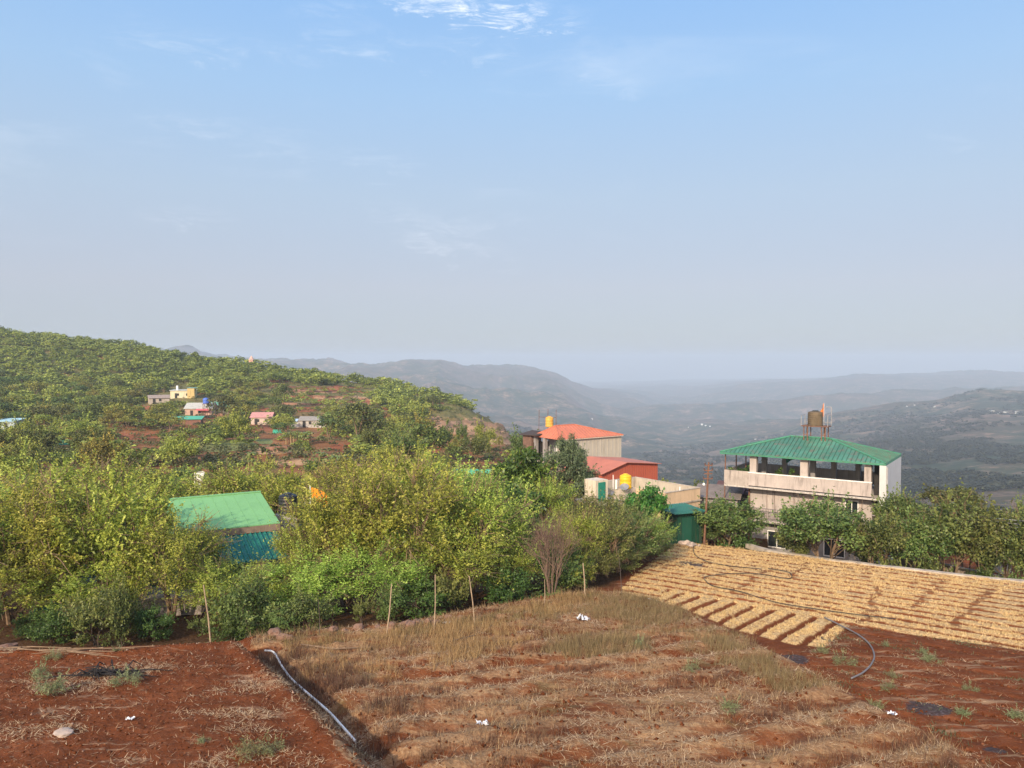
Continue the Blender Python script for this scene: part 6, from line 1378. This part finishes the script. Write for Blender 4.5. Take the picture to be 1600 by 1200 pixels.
for px, py, s, lab in ((100, 695, 2.2, 'small arched green net tunnel on bare ground at the left'), (750, 744, 8.0, 'long low teal net tunnel left of the broad leaved tree'), (433, 677, 2.0, 'tiny teal net tunnel beside the red terrace')):
    p = hit(px, py, 64); n_ = 12; a = MB()
    for k in range(n_):
        t0 = pi * k / n_; t1 = pi * (k + 1) / n_; w_ = s * .5
        a.quad((-w_, 1.0 * cos(t0), 1.0 * sin(t0)), (w_, 1.0 * cos(t0), 1.0 * sin(t0)), (w_, 1.0 * cos(t1), 1.0 * sin(t1)), (-w_, 1.0 * cos(t1), 1.0 * sin(t1)))
    a.quad(*[(-w_, 1.0 * cos(pi * k / n_), 1.0 * sin(pi * k / n_)) for k in range(n_ + 1)]); a.quad(*[(w_, 1.0 * cos(pi * k / n_), 1.0 * sin(pi * k / n_)) for k in range(n_ + 1)])
    o = a.build('net_tunnel', worn('green_net', (.05, .38, .26), .7, .15, 1, dirt_amt=.2)); o.location = p; o.rotation_euler = (0, 0, -.15 if px > 500 else .5); tag(o, lab, 'tunnel')
p = hit(393, 574, 64); e = empty('stone_tower', (p.x, p.y, p.z - 1), 'tiny pinkish tower on the skyline of the wooded hill', 'tower')
MB().box(-1.1, -1.1, 0, 1.1, 1.1, 5.0).build('tower_wall', worn('tower_pink', (.5, .3, .24), .9, .1, .5), e); MB().lathe([(1.5, 5.0), (1.0, 6), (.2, 7.2)], n=8).build('roof', worn('tower_cap', (.5, .35, .3), .9, .1, .5), e)
# terrace walls and brush piles of the fields on the hill shoulder
TW = worn('terrace_stone', (.24, .13, .09), .95, .3, 1, dirt_amt=.3)
for i, (xa, ya, xb, yb) in enumerate(((455, 612, 540, 614), (470, 620, 545, 622), (500, 628, 590, 633), (560, 624, 588, 628), (420, 607, 470, 606), (440, 632, 500, 634), (280, 656, 335, 652), (330, 650, 352, 649), (470, 606, 520, 607), (660, 697, 720, 701), (405, 660, 470, 664), (410, 706, 452, 703))):
    n_ = 8; mb = MB(); L_ = []
    for k in range(n_ + 1):
        p = hit(xa + (xb - xa) * k / n_, ya + (yb - ya) * k / n_, 64, 600); L_.append(p)
    L_ = [p for k, p in enumerate(L_) if k == 0 or abs(p.y - L_[0].y) < 25]
    for a, b in zip(L_[:-1], L_[1:]):
        h_ = .75; o_ = Vector((0, .6, 0)); mb.box(0, 0, 0, 0, 0, 0) if False else None
        mb.quad(a - Vector((0, 0, .6)), b - Vector((0, 0, .6)), b + Vector((0, 0, h_)), a + Vector((0, 0, h_))).quad(a + Vector((0, 0, h_)), b + Vector((0, 0, h_)), b + o_ + Vector((0, 0, h_)), a + o_ + Vector((0, 0, h_))).quad(b + o_ - Vector((0, 0, .6)), a + o_ - Vector((0, 0, .6)), a + o_ + Vector((0, 0, h_)), b + o_ + Vector((0, 0, h_)))
    if mb.v: tag(mb.build('terrace_wall', TW), 'low reddish stone terrace wall holding up a field below the hill', 'wall', 'terrace walls of the hill fields')
# villages across the valley
for i, (px, py, s) in enumerate((px_, py_, s_ * .6) for px_, py_, s_ in ((1097, 664, 11), (1103, 666, 9), (1110, 667, 8), (1418, 636, 9), (1430, 634, 10), (1552, 644, 16), (1562, 647, 12), (1572, 646, 14), (1590, 646, 15), (1460, 636, 8), (925, 655, 10), (1180, 687, 8), (1542, 646, 9), (955, 690, 6), (1075, 668, 8))):
    p = hit(px, py, 700, 6000); e = empty('village_house', (p.x, p.y, p.z - 1), 'tiny white house seen through haze across the valley', 'house', .3 * i, 'far white houses across the valley')
    MB().box(-s / 2, 0, -4, s / 2, s * .6, s * .35 + 1).build('wall', worn('far_white', (.80, .80, .78), .8, .05, .1, dirt_amt=0), e); MB().slab([(-s / 2 - .5, -.5, s * .35 + 1.1), (s / 2 + .5, -.5, s * .35 + 1.1), (s / 2 + .5, s * .6 + .5, s * .35 + 2.6), (-s / 2 - .5, s * .6 + .5, s * .35 + 2.6)], .3).build('roof', worn('far_roof', (.7, .72, .74), .6, .05, .1, dirt_amt=0), e)
